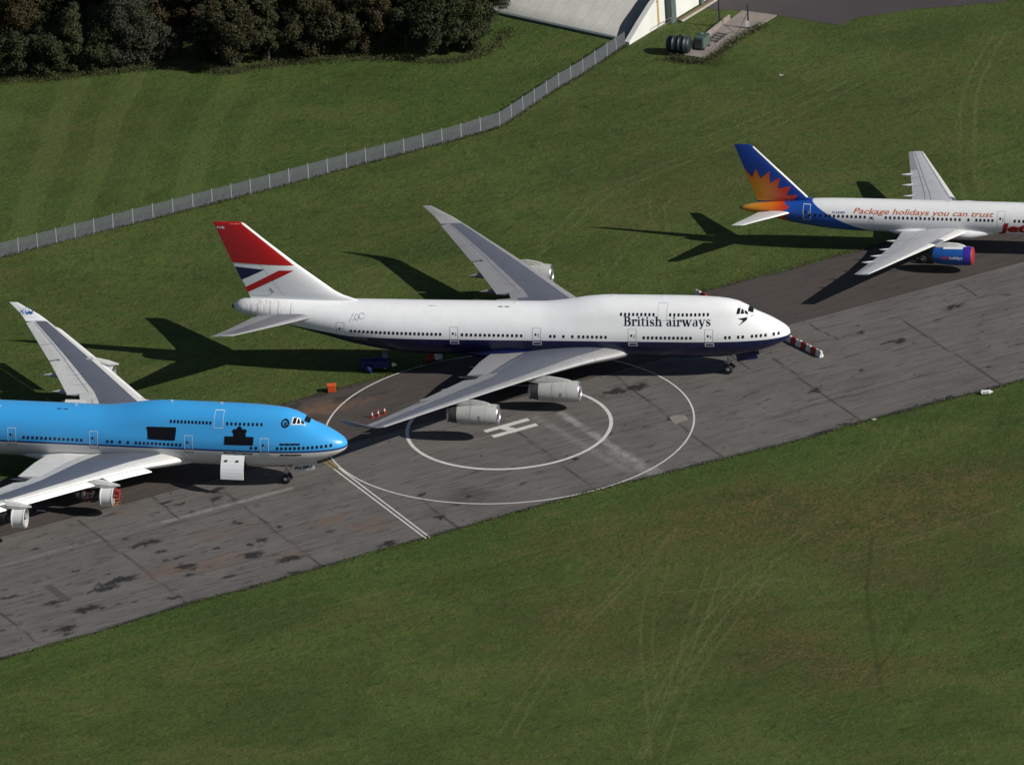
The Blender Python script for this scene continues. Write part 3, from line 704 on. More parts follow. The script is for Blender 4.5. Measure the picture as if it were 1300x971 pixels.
TK, TN = .168, .05     # thick and thin strokes of the serif letters, cap height 1
def serif_text(word, x0, z0, h, adv=1.0):
    bm = bmesh.new(); lift = [0.0]
    cur = [x0]
    def T(pts): return [(cur[0] + x * h * adv, z0 + z * h) for x, z in pts]
    def st(pts, wd):
        lift[0] += .0015
        stroke(bm, T(pts), [q * h for q in wd] if isinstance(wd, (list, tuple)) else wd * h, lift[0] % .012)
    XH = .68
    def stem(x, z0_, z1_): st([(x, z0_), (x, z1_)], TK)
    def foot(x, z=0.03, wd=.38): st([(x - wd / 2, z), (x + wd / 2, z)], .06)
    def flag(x, z): st([(x - .19, z - .05), (x, z)], [.05, .09])
    for ch in word:
        if ch == 'B':
            stem(.17, 0, 1); foot(.14, .03, .3); foot(.14, .97, .3)
            st([(.17, .965), (.35, .965)] + arc(.35, .74, .2, .225, 90, -90) + [(.17, .515)], [.07, .07] + [.06 + .13 * math.sin(PI * k / 12) for k in range(13)] + [.06])
            st([(.17, .50), (.38, .50)] + arc(.38, .27, .24, .235, 90, -90) + [(.17, .035)], [.06, .06] + [.06 + .15 * math.sin(PI * k / 12) for k in range(13)] + [.06]); a = .74
        elif ch == 'r':
            stem(.17, 0, XH); foot(.17); flag(.17, XH - .02)
            st([(.2, .42)] + arc(.38, .44, .17, .2, 170, 50, 6), [.05, .06, .07, .09, .1, .12, .14, .15]); st(arc(.46, .52, .04, .04, 0, 360, 8), .09); a = .53
        elif ch == 'i':
            stem(.17, 0, XH); foot(.17); flag(.17, XH - .02); st(arc(.16, .88, .045, .045, 0, 360, 10), .1); a = .36
        elif ch == 't':
            st([(.17, .88), (.17, .16)] + arc(.28, .14, .11, .12, 180, 300, 6), [.1, .17, .15, .13, .11, .09, .07, .06, .05]); st([(.0, XH - .03), (.36, XH - .03)], .06); a = .42
        elif ch == 's':
            p = arc(.24, .51, .155, .145, 20, 200, 8) + [(.17, .38), (.30, .31)] + arc(.245, .175, .165, .155, 20, -160, 8)
            st(p, [.05, .05, .05, .06, .06, .07, .09, .12, .15, .19, .19, .15, .12, .09, .07, .06, .06, .05, .05, .05]); st([(.40, .66), (.41, .48)], .045); st([(.08, .2), (.07, .02)], .045); a = .49
        elif ch == 'h':
            stem(.17, 0, 1); foot(.17); flag(.17, .98); st([(.2, .46)] + arc(.39, .45, .17, .2, 165, 30, 8), [.05, .05, .06, .07, .08, .09, .12, .15, .17, .18]); stem(.55, 0, .5); foot(.55); a = .76
        elif ch == 'a':
            st([(.12, .5)] + arc(.27, .49, .15, .165, 170, 20, 8), [.13, .09, .06, .05, .05, .06, .08, .12, .16, .18]); stem(.42, .08, .54)
            st([(.42, .38)] + arc(.24, .19, .15, .18, 70, 330, 12), [.05, .05, .07, .1, .14, .17, .17, .14, .1, .07, .06, .06, .07, .08]); st([(.42, .12), (.46, .03), (.55, .06)], [.14, .09, .04]); a = .60
        elif ch == 'w':
            st([(.1, XH), (.3, 0)], .18); st([(.3, .0), (.48, XH)], .055); st([(.45, XH), (.65, 0)], .18); st([(.65, 0), (.86, XH)], .055)
            foot(.1, XH - .03, .3); foot(.46, XH - .03, .28); foot(.86, XH - .03, .24); a = .98
        elif ch == 'y':
            st([(.1, XH), (.32, .02)], .18); st([(.55, XH), (.34, .02), (.24, -.22)], [.055, .07, .07]); st(arc(.16, -.2, .045, .04, 0, 360, 8), .08); foot(.1, XH - .03, .3); foot(.55, XH - .03, .24); a = .66
        elif ch == ' ': a = .30
        cur[0] += (a + .03) * h * adv
    return bm, cur[0]

_font = bpy.data.fonts.load('<builtin>')
def text_bm(body, x0, z0, h, width, shear=0.0, bold=0.0, thick=None):
    """lettering from the built-in face as flat polygons in (x, z), scaled to the width"""
    cu = bpy.data.curves.new('lettering', 'FONT'); cu.body = body; cu.font = _font; cu.size = 1.0
    cu.shear = shear; cu.offset = bold; cu.resolution_u = 3; cu.fill_mode = 'BOTH'
    o = bpy.data.objects.new('lettering', cu); COL.objects.link(o)
    dg = bpy.context.evaluated_depsgraph_get(); dg.update()
    me = bpy.data.meshes.new_from_object(o.evaluated_get(dg))
    bpy.data.objects.remove(o)
    bm = bmesh.new(); bm.from_mesh(me); bpy.data.meshes.remove(me)
    xs = [v.co.x for v in bm.verts]; ys = [v.co.y for v in bm.verts]
    a, b = min(xs), max(xs); sx = width / (b - a); sz = h / .73
    for v in bm.verts: v.co = Vector((x0 + (v.co.x - a) * sx, 0, z0 + v.co.y * sz))
    return bm

def words(bm, gap):
    """split flat lettering into words wherever the pieces stand more than gap apart"""
    seen = set(); isl = []
    for v in bm.verts:
        if v in seen: continue
        st = [v]; seen.add(v); g = []
        while st:
            q = st.pop(); g.append(q)
            for e in q.link_edges:
                o = e.other_vert(q)
                if o not in seen: seen.add(o); st.append(o)
        isl.append((min(q.co.x for q in g), max(q.co.x for q in g), g))
    isl.sort(key=lambda a: a[0]); out = []; right = None
    for a, b, g in isl:
        if right is None or a - right > gap: out.append([]); right = b
        out[-1] += g; right = max(right, b)
    res = []
    for g in out:
        n = bmesh.new(); mp = {}; fs = set()
        for v in g: mp[v] = n.verts.new(v.co); fs.update(v.link_faces)
        for f in fs: n.faces.new([mp[v] for v in f.verts])
        res.append(n)
    bm.free(); return res

def y_hull(H): return lambda x, z: H.hw(x, z)

def add_windows(H, parent, xs, zf, wd, h, mat=None):
    for x in xs:
        z = zf(x) if callable(zf) else zf
        bm = bmesh.new(); rrect(bm, x, z, wd, h, min(wd, h) * .32)
        conform(bm, y_hull(H), .02, 'window', mat or M_['glass'], parent, cx=None, cz=.12)

def add_door(H, parent, x, z0, z1, wd, mat, sill=None, t=.07, handle=True, porthole=True):
    bm = bmesh.new(); frame_rect(bm, x - wd / 2, x + wd / 2, z0, z1, t)
    o = conform(bm, y_hull(H), .018, 'door', mat, parent)
    if porthole:
        bm = bmesh.new(); rrect(bm, x - wd * .12, z0 + (z1 - z0) * .55, .2, .3, .06)
        conform(bm, y_hull(H), .022, 'door_window', M_['glass'], o, cx=None)
    if handle:
        bm = bmesh.new(); rrect(bm, x + wd * .22, z0 + (z1 - z0) * .5, .09, .42, .03)
        conform(bm, y_hull(H), .022, 'door_handle', M_['line_grey'], o, cx=None)
    if sill:
        bm = bmesh.new(); frame_rect(bm, x - wd / 2 - .03, x + wd / 2 + .03, z0 - .42, z0 + .02, .085)
        conform(bm, y_hull(H), .024, 'door_sill_outline', sill, o)
    return o

# ------------------------------------------------------------------ wings
def airfoil(u, t):
    return 5 * t * (.2969 * math.sqrt(max(u, 0)) - .1260 * u - .3516 * u * u + .2843 * u**3 - .1030 * u**4)

class Wing:
    def __init__(s, secs, side, zc=0.0):
        a = np.array(secs, float); s.side = side
        s.f = [lambda y, k=k: float(np.interp(y, a[:, 0], a[:, k])) for k in (1, 2)] + [pchip(a[:, 0], a[:, k]) for k in (3, 4)] + [lambda y: float(np.interp(y, a[:, 0], a[:, 5]))]
        s.ys = list(a[:, 0])
    def pt(s, y, u, up):
        xl, xt, zl, zt, t = [f(y) for f in s.f]
        c = xl - xt
        z = zl + (zt - zl) * u + (airfoil(u, t) * (1.12 if up > 0 else -.85)) * c
        return Vector((xl - u * c, s.side * y, z))
    def piece(s, name, y0, y1, u0, u1, mat, parent, off=(0, 0, 0), pitch=0.0, nu=7, shrink=None, dy=1.6):
        ys = sorted(set([y0, y1] + [y for y in s.ys if y0 < y < y1] + list(np.arange(y0 + dy, y1 - .3, dy))))
        V = []; F = []; us = [u0 + (u1 - u0) * (k / nu)**1.6 if u0 == 0 else u0 + (u1 - u0) * k / nu for k in range(nu + 1)]
        for y in ys:
            up = [s.pt(y, u, 1) for u in us]; dn = [s.pt(y, u, -1) for u in us]
            if u0 == 0: dn = dn[1:]
            if u1 == 1: dn = dn[:-1]
            ring = up + dn[::-1]
            if pitch:
                pv = s.pt(y, u1 if u0 == 0 else u0, 1)
                ring = [pv + Matrix.Rotation(pitch, 3, 'Y') @ (p - pv) for p in ring]
            ring = [p + Vector(off) for p in ring]
            V += ring; m = len(ring)
        for i in range(len(ys) - 1):
            for k in range(m): F.append((i * m + k, i * m + (k + 1) % m, (i + 1) * m + (k + 1) % m, (i + 1) * m + k))
        F.append(tuple(range(m))); F.append(tuple((len(ys) - 1) * m + k for k in range(m)))
        bm = bmesh.new(); vs = [bm.verts.new(v) for v in V]
        for f in F: bm.faces.new([vs[i] for i in f])
        o = obj(name, bm, mat, parent)
        me = o.data
        for p in me.polygons: p.use_smooth = len(p.vertices) == 4
        try: me.set_sharp_from_angle(angle=R(35))
        except Exception: pass
        return o

def wing_line(W, name, y0, u0, y1, u1, wd, mat, parent, n=10):
    V = []; F = []
    for k in range(n + 1):
        f = k / n; y = y0 + (y1 - y0) * f; u = u0 + (u1 - u0) * f
        p = W.pt(y, u, 1); q = W.pt(min(y1, y + .3) if k < n else y, u + (u1 - u0) / n * .3, 1)
        ax = Vector((1, 0, 0)) if abs(u1 - u0) < .2 else Vector((0, 1, 0))
        V += [p + ax * wd / 2 + Vector((0, 0, .022)), p - ax * wd / 2 + Vector((0, 0, .022))]
    for k in range(n): F.append((2 * k, 2 * k + 1, 2 * k + 3, 2 * k + 2))
    bm = bmesh.new(); vs = [bm.verts.new(v) for v in V]
    for f in F: bm.faces.new([vs[i] for i in f])
    o = obj(name, bm, mat, parent)
    if sum(p.normal.z for p in o.data.polygons) < 0: o.data.flip_normals()
    return o

def pod(name, a, b, r, mat, parent, flat_=.75, n=14, blunt=.35):
    """canoe fairing from a to b"""
    a = Vector(a); b = Vector(b); d = b - a; L_ = d.length
    q = d.to_track_quat('X', 'Z').to_matrix()
    bm = bmesh.new(); rings = []
    for i in range(n + 1):
        t = i / n; rr = r * (math.sin(PI * min(1, t / (2 * blunt)))if t < blunt else math.cos(PI / 2 * (t - blunt) / (1 - blunt)))
        rr = max(rr, .015); ring = []
        for k in range(14):
            an = 2 * PI * k / 14; p = q @ Vector((t * L_, rr * flat_ * math.cos(an), rr * math.sin(an))); ring.append(bm.verts.new(a + p))
        rings.append(ring)
    for i in range(n):
        for k in range(14): bm.faces.new((rings[i][k], rings[i][(k + 1) % 14], rings[i + 1][(k + 1) % 14], rings[i + 1][k]))
    bm.faces.new(rings[0]); bm.faces.new(rings[-1])
    return obj(name, bm, mat, parent, True)

def fin_solid(name, outline, tmax, mat, parent, zdir=True):
    """vertical fin: outline rows (z, xle, xte) bottom to top, symmetric airfoil"""
    us = [0, .01, .03, .07, .14, .25, .4, .55, .7, .85, 1]
    V = []; F = []
    for z, xl, xt, t in outline:
        c = xl - xt
        up = [(xl - u * c, airfoil(u, t) * c, z) for u in us]; dn = [(xl - u * c, -airfoil(u, t) * c, z) for u in us[1:-1]]
        V += up + dn[::-1]; m = len(up) + len(dn)
    for i in range(len(outline) - 1):
        for k in range(m): F.append((i * m + k, i * m + (k + 1) % m, (i + 1) * m + (k + 1) % m, (i + 1) * m + k))
    F.append(tuple(range(m))); F.append(tuple((len(outline) - 1) * m + k for k in range(m)))
    bm = bmesh.new(); vs = [bm.verts.new(v) for v in V]
    for f in F: bm.faces.new([vs[i] for i in f])
    o = obj(name, bm, mat, parent)
    for p in o.data.polygons: p.use_smooth = len(p.vertices) == 4
    o.data.set_sharp_from_angle(angle=R(35))
    a = np.array(outline)
    def yf(x, z):
        xl = np.interp(z, a[:, 0], a[:, 1]); xt = np.interp(z, a[:, 0], a[:, 2]); t = np.interp(z, a[:, 0], a[:, 3])
        c = xl - xt; u = min(max((xl - x) / c, 0), 1)
        # match the faceted surface between the chord stations
        k = max(i for i in range(len(us)) if us[i] <= u)
        if k == len(us) - 1: return 0.0
        y0 = airfoil(us[k], t); y1 = airfoil(us[k + 1], t) if k + 1 < len(us) - 1 else airfoil(1, t)
        return float(c * (y0 + (y1 - y0) * (u - us[k]) / (us[k + 1] - us[k])))
    return o, yf

# ------------------------------------------------------------------ engines and gear
def wheel(name, c, r, wd, parent):
    bm = bmesh.new()
    lathe(bm, [(-wd / 2, r * .55), (-wd / 2, r * .86), (-wd * .36, r * .97), (0, r), (wd * .36, r * .97), (wd / 2, r * .86), (wd / 2, r * .55)], c, 28, 'Y')
    o = obj(name, bm, M_['black'], parent, True)
    bm = bmesh.new()
    lathe(bm, [(-wd * .42, .01), (-wd * .42, r * .2), (-wd * .30, r * .3), (-wd * .34, r * .56), (wd * .34, r * .56), (wd * .30, r * .3), (wd * .42, r * .2), (wd * .42, .01)], c, 24, 'Y')
    obj('hub', bm, M_['metal'], o, True)
    return o

def nose_gear(parent, x, top, r=.6, gap=.45, wd=.42):
    bm = bmesh.new()
    tube(bm, (x, 0, r), (x + .12, 0, top), .13); tube(bm, (x + .02, -gap - .2, r), (x + .02, gap + .2, r), .08)
    tube(bm, (x + .05, 0, 1.1), (x + 1.5, 0, top + .1), .07); tube(bm, (x - .05, 0, .9), (x - .35, 0, 1.35), .05); tube(bm, (x - .35, 0, 1.35), (x, 0, 1.75), .05)
    box(bm, (x + .1, 0, 1.55), (.35, .5, .3))
    g = obj('nose_gear', bm, M_['metal'], parent)
    for s in (-1, 1): wheel('wheel', (x, s * gap, r), r, wd, g)
    return g

def main_gear(parent, x, y, top, r=.62, dx=.74, dy=.56, wd=.45):
    bm = bmesh.new()
    tube(bm, (x, y, r + .1), (x + .1, y, top), .2); tube(bm, (x - dx, y, r), (x + dx, y, r), .12)
    for a in (-dx, dx): tube(bm, (x + a, y - dy, r), (x + a, y + dy, r), .08)
    tube(bm, (x, y, 1.2), (x + 1.4, y * .85, top), .08)
    g = obj('main_gear', bm, M_['metal'], parent)
    for a in (-dx, dx):
        for b in (-dy, dy): wheel('wheel', (x + a, y + b, r), r, wd, g)
    return g

def pylon(parent, x0, x1, y, z0, z1, wtop, mat, w_=.42):
    """x0 nose of the pylon over the cowl, x1 where it dies under the wing"""
    us = [0, .06, .2, .45, .8, 1]
    prof_top = [z0 + .02, z0 + .22, z0 + .42, (z0 + z1) / 2 + .45, z1 + .1, z1]
    prof_bot = [z0 - .1, z0 - .3, z0 - .45, z0 - .4, z0 - .05, z1 - .25]
    hw = [.03, .16, .22, .24, .2, .1]
    V = []; F = []
    for u, a, b, h in zip(us, prof_top, prof_bot, hw):
        x = x0 + (x1 - x0) * u
        V += [(x, y - h * .45, a), (x, y + h * .45, a), (x, y + h, (a + b) / 2), (x, y + h, b), (x, y - h, b), (x, y - h, (a + b) / 2)]
    for i in range(len(us) - 1):
        for k in range(6): F.append((i * 6 + k, i * 6 + (k + 1) % 6, (i + 1) * 6 + (k + 1) % 6, (i + 1) * 6 + k))
    F.append(tuple(range(6))); F.append(tuple(len(V) - 6 + k for k in range(6)))
    bm = bmesh.new(); vs = [bm.verts.new(v) for v in V]
    for f in F: bm.faces.new([vs[i] for i in f])
    return obj('pylon', bm, mat, parent, False)

def fan(parent, c, r):
    bm = bmesh.new()
    for k in range(26):
        a = 2 * PI * k / 26
        ca, sa = math.cos(a), math.sin(a); cb, sb = math.cos(a + .2), math.sin(a + .2)
        bm.faces.new([bm.verts.new(p) for p in ((c[0] + .12, c[1] + .3 * ca, c[2] + .3 * sa), (c[0] + .02, c[1] + r * ca, c[2] + r * sa), (c[0] - .15, c[1] + r * cb, c[2] + r * sb), (c[0] - .1, c[1] + .3 * cb, c[2] + .3 * sb))])
    lathe(bm, [(.55, .02), (.4, .14), (.2, .25), (0, .31), (-.2, .31)], c, 20)
    return obj('fan', bm, M_['darkmetal'], parent)

def engine_long(parent, x, y, z, r, L_, cowlm, lipm, pylx, pylz, cowlset=None, tilt=0.0):
    """long cowled turbofan, front lip at x"""
    c = (x, y, z)
    bm = bmesh.new()
    lathe(bm, [(-.16, r * .985), (-.5, r * 1.02), (-L_ * .25, r * 1.045), (-L_ * .5, r * 1.03), (-L_ * .72, r * .93), (-L_ * .80, r * .885)], c, 48)
    cowl = obj('engine', bm, cowlm, parent, True)
    bm = bmesh.new()
    lathe(bm, [(-.16, r * .985), (-.05, r * .955), (0, r * .91), (-.03, r * .865), (-.12, r * .84), (-.3, r * .825)], c, 48)
    obj('intake_lip', bm, lipm, cowl, True)
    bm = bmesh.new()
    lathe(bm, [(-.3, r * .825), (-.7, r * .82), (-1.1, r * .83), (-1.15, .25)], c, 40)
    obj('intake_duct', bm, M_['darkmetal'], cowl, True)
    fan(cowl, (x - .95, y, z), r * .81)
    bm = bmesh.new()
    prof = [(-L_ * .80, r * .89)]
    for k in range(7):
        a = -L_ * (.80 + .15 * k / 7); prof += [(a - .01, r * (.885 - .02 * k)), (a - .06, r * (.86 - .02 * k))]
    prof += [(-L_ * .96, r * .73), (-L_ * .95, r * .68), (-L_ * .85, r * .66)]
    lathe(bm, prof, c, 40); obj('exhaust_nozzle', bm, M_['darkmetal'], cowl, False)
    bm = bmesh.new()
    lathe(bm, [(-L_ * .96 - .04, r * .775), (-L_ * .99, r * .76), (-L_, r * .72), (-L_ * .985, r * .68), (-L_ * .955, r * .70)], c, 40); obj('nozzle_ring', bm, M_['metal'], cowl, True)
    bm = bmesh.new()
    lathe(bm, [(-L_ * .85, r * .3), (-L_ * .85, r * .66)], c, 30)
    lathe(bm, [(-L_ * .85, r * .45), (-L_ * .97, r * .33), (-L_ * 1.06, r * .05)], c, 24); obj('exhaust_cone', bm, M_['darkmetal'], cowl, True)
    # panel seams and the little vent on the side
    bm = bmesh.new()
    bm.free()
    for a in (-L_ * .24, -L_ * .52):
        bm = bmesh.new(); lathe(bm, [(a, r * 1.05), (a - .035, r * 1.05)], c, 48); obj('panel_seam', bm, M_['line_grey'], cowl, True)
    bm = bmesh.new(); box(bm, (x - L_ * .34, y - r * 1.045, z + .1), (.28, .05, .5)); bevel(bm, .015, 1); obj('vent', bm, M_['line_grey'], cowl)
    pylon(cowl, x - .9, pylx, y, z + r * 1.0 + .05, pylz, .4, M_['cowl'] if cowlset is None else cowlset)
    return cowl

# ------------------------------------------------------------------ jumbo jet
W747 = [(2.4, -19.6, -36.3, 3.45, 2.95, .125), (3.3, -20.4, -36.6, 3.55, 3.1, .12), (6.5, -23.6, -37.4, 4.1, 3.5, .11), (11.6, -28.3, -38.1, 4.65, 4.1, .098), (13.2, -29.75, -38.4, 4.8, 4.25, .095), (21.3, -36.8, -42.7, 5.4, 5.0, .09), (30.6, -45.0, -48.0, 5.95, 5.75, .09)]
FIN747 = [(8.6, -52.2, -66.2, .02), (9.3, -53.6, -66.45, .05), (9.75, -54.9, -66.6, .08), (10.3, -55.9, -66.75, .095), (13.75, -60.35, -68.3, .10), (17.0, -64.2, -69.6, .095), (19.1, -66.55, -70.45, .085), (19.3, -67.0, -70.5, .03)]
S747 = [(.8, -57.6, -65.6, 7.45, 7.35, .07), (1.6, -58.3, -65.9, 7.6, 7.45, .09), (2.9, -59.3, -66.3, 7.75, 7.6, .09), (10.9, -66.8, -69.55, 8.95, 8.85, .08), (11.08, -67.3, -69.6, 8.98, 8.9, .03)]

def winglet(W, side, mat, parent):
    # canted blade swept back from the tip
    rows = [(30.6, -45.0, -48.0, 5.95, .09), (31.1, -45.6, -48.35, 6.1, .085), (31.6, -46.6, -48.9, 6.5, .08), (32.4, -49.4, -50.45, 7.6, .07)]
    us = [0, .05, .2, .5, 1]; V = []; F = []
    for y, xl, xt, z, t in rows:
        c = xl - xt; nx, nz = (0, 1) if y < 31 else (-.8 * side, .6)
        up = [(xl - u * c, side * y + nx * airfoil(u, t) * c, z + nz * airfoil(u, t) * c) for u in us]
        dn = [(xl - u * c, side * y - nx * airfoil(u, t) * c, z - nz * airfoil(u, t) * c) for u in us[1:-1]]
        V += up + dn[::-1]; m = len(up) + len(dn)
    for i in range(3):
        for k in range(m): F.append((i * m + k, i * m + (k + 1) % m, (i + 1) * m + (k + 1) % m, (i + 1) * m + k))
    F.append(tuple(range(m))); F.append(tuple(3 * m + k for k in range(m)))
    bm = bmesh.new(); vs = [bm.verts.new(v) for v in V]
    for f in F: bm.faces.new([vs[i] for i in f])
    return obj('winglet', bm, mat, parent)

def jumbo_wing(root, side, ctr, lt, tr, wl, slats_out=False):
    W = Wing(W747, side)
    o = W.piece('wing', 2.4, 30.6, .14, .60, ctr, root, nu=6)
    if slats_out:
        # drooped leading edge pieces stand ahead of and below the fixed nose of the wing
        W.piece('leading_edge', 2.4, 30.6, 0, .1397, lt, o, nu=5)
        for a, b in ((6.6, 11.0), (12.6, 20.4), (22.2, 29.6)):
            W2 = Wing([(y, xl + .98, xl + .02, zl - .52, zl - .05, .12) for y, xl, xt, zl, zt, t in W747], side)
            W2.piece('leading_edge_flap', a, b, 0, 1, M_['white'], o, nu=6)
    else:
        for a, b in ((2.4, 6.0), (6.03, 11.0), (11.03, 20.6), (20.63, 30.6)):
            W.piece('leading_edge', a, b, 0, .1397, lt, o, nu=5)
    # spoiler band, then flaps and ailerons
    W.piece('spoiler_panel', 2.4, 11.4, .6003, .74, ctr if not slats_out else lt, o, nu=2)
    W.piece('spoiler_panel', 13.0, 21.0, .6003, .76, lt, o, nu=2)
    W.piece('trailing_panel', 21.03, 30.6, .6003, .78, lt, o, nu=2)
    W.piece('trailing_panel', 11.43, 12.97, .6003, .82, lt, o, nu=2)
    W.piece('flap', 2.4, 11.4, .7405, 1, tr, o, nu=3, pitch=R(5) if not slats_out else R(8))
    W.piece('flap', 13.0, 21.0, .7605, 1, tr, o, nu=3, pitch=R(2))
    W.piece('aileron', 21.4, 28.2, .7805, 1, tr, o, nu=3, pitch=R(-2))
    W.piece('trailing_panel', 28.23, 30.6, .7805, 1, lt, o, nu=2)
    for y in (5.6, 9.9, 14.8, 18.7):
        p = W.pt(y, .62, -1); q = W.pt(y, 1.0, -1)
        pod('flap_track_fairing', (p.x, p.y, p.z - .35), (q.x - 1.7, q.y, q.z - .55), .42, tr, o)
    winglet(W, side, wl, o)
    for y0_, u0_, y1_, u1_ in ((13.2, .68, 20.9, .68), (21.1, .66, 30.4, .66), (5.0, .67, 11.3, .67), (2.6, .145, 30.4, .145)):
        wing_line(W, 'panel_line', y0_, u0_, y1_, u1_, .06, M_['line_grey'], o, 24)
    for y_ in (8.2, 15.1, 17.4, 25.0): wing_line(W, 'panel_line', y_, .61, y_ + .01, .99, .05, M_['line_grey'], o)
    return o, W

def wing_fairing(root, mat, z0=1.95, y0=3.5, x0=-17.0, x1=-42, zt=4.2, yn=1.6, zn=3.1):
    V = []; F = []; n = 26; m = 16
    for i in range(n + 1):
        t = i / n; x = x0 + (x1 - x0) * t
        k = math.sin(PI * min(1, t * 1.0))**1.0 if 0 < t < 1 else 0.0; k = min(1, k * 1.25)
        hw = yn + (y0 - yn) * k; zb = zn + (z0 - zn) * k; ztp = zn + .3 + (zt - zn - .3) * k
        for j in range(m):
            a = 2 * PI * j / m
            cy, sz = math.cos(a), math.sin(a)
            cy = math.copysign(abs(cy)**.6, cy); sz = math.copysign(abs(sz)**.75, sz)
            V.append((x, hw * cy, (zb + ztp) / 2 + (ztp - zb) / 2 * sz))
    for i in range(n):
        for j in range(m): F.append((i * m + j, i * m + (j + 1) % m, (i + 1) * m + (j + 1) % m, (i + 1) * m + j))
    F.append(tuple(range(m))); F.append(tuple(n * m + j for j in range(m)))
    bm = bmesh.new(); vs = [bm.verts.new(v) for v in V]
    for f in F: bm.faces.new([vs[i] for i in f])
    return obj('wing_fairing', bm, mat, root, True)

def cockpit_windows(H, fus, frame_mat):
    """three side panes and the slanted front pane on both sides, following the hull"""
    panes = [[(-6.22, 8.52), (-5.84, 8.51), (-5.76, 9.02), (-6.12, 9.08)],
             [(-5.72, 8.50), (-5.30, 8.46), (-5.44, 8.84), (-5.62, 8.95)],
             [(-5.20, 8.43), (-4.82, 8.28), (-4.97, 8.56), (-5.30, 8.78)]]
    for side in (-1, 1):
        if frame_mat:
            bm = bmesh.new(); poly(bm, [(-6.36, 8.42), (-5.2, 8.36), (-4.72, 8.18), (-4.78, 8.33), (-5.15, 8.68), (-5.5, 8.95), (-6.25, 9.16)])
            conform(bm, y_hull(H), .018, 'cockpit_window_frame', frame_mat, fus, cx=.2, cz=.12, side=side)
        for q in panes:
            bm = bmesh.new(); poly(bm, q)
            conform(bm, y_hull(H), .032, 'cockpit_window', M_['glass'], fus, cx=.15, cz=.1, side=side)
    # the two front panes over the nose
    for side in (-1, 1):
        V = []; F = []; n = 5
        for j in range(4):
            for i in range(n + 1):
                x = -4.36 - .56 * j / 3
                zb, zw, w_, zt, R2 = H.par(x)
                yy = .07 + (.60 + .06 * j) * i / n
                lo, hi = zw, zt - 1e-4
                for _ in range(30):
                    mid = (lo + hi) / 2
                    if H.hw(x, mid) > yy: lo = mid
                    else: hi = mid
                V.append((x + .05, side * yy, lo + .07))
        for j in range(3):
            for i in range(n): a = j * (n + 1) + i; F.append((a, a + 1, a + n + 2, a + n + 1))
        bm = bmesh.new(); vs = [bm.verts.new(v) for v in V]
        for f in F: bm.faces.new([vs[i] for i in f])
        o = obj('cockpit_window', bm, M_['glass'], fus)
        if sum(p.normal.z for p in o.data.polygons) < 0: o.data.flip_normals()

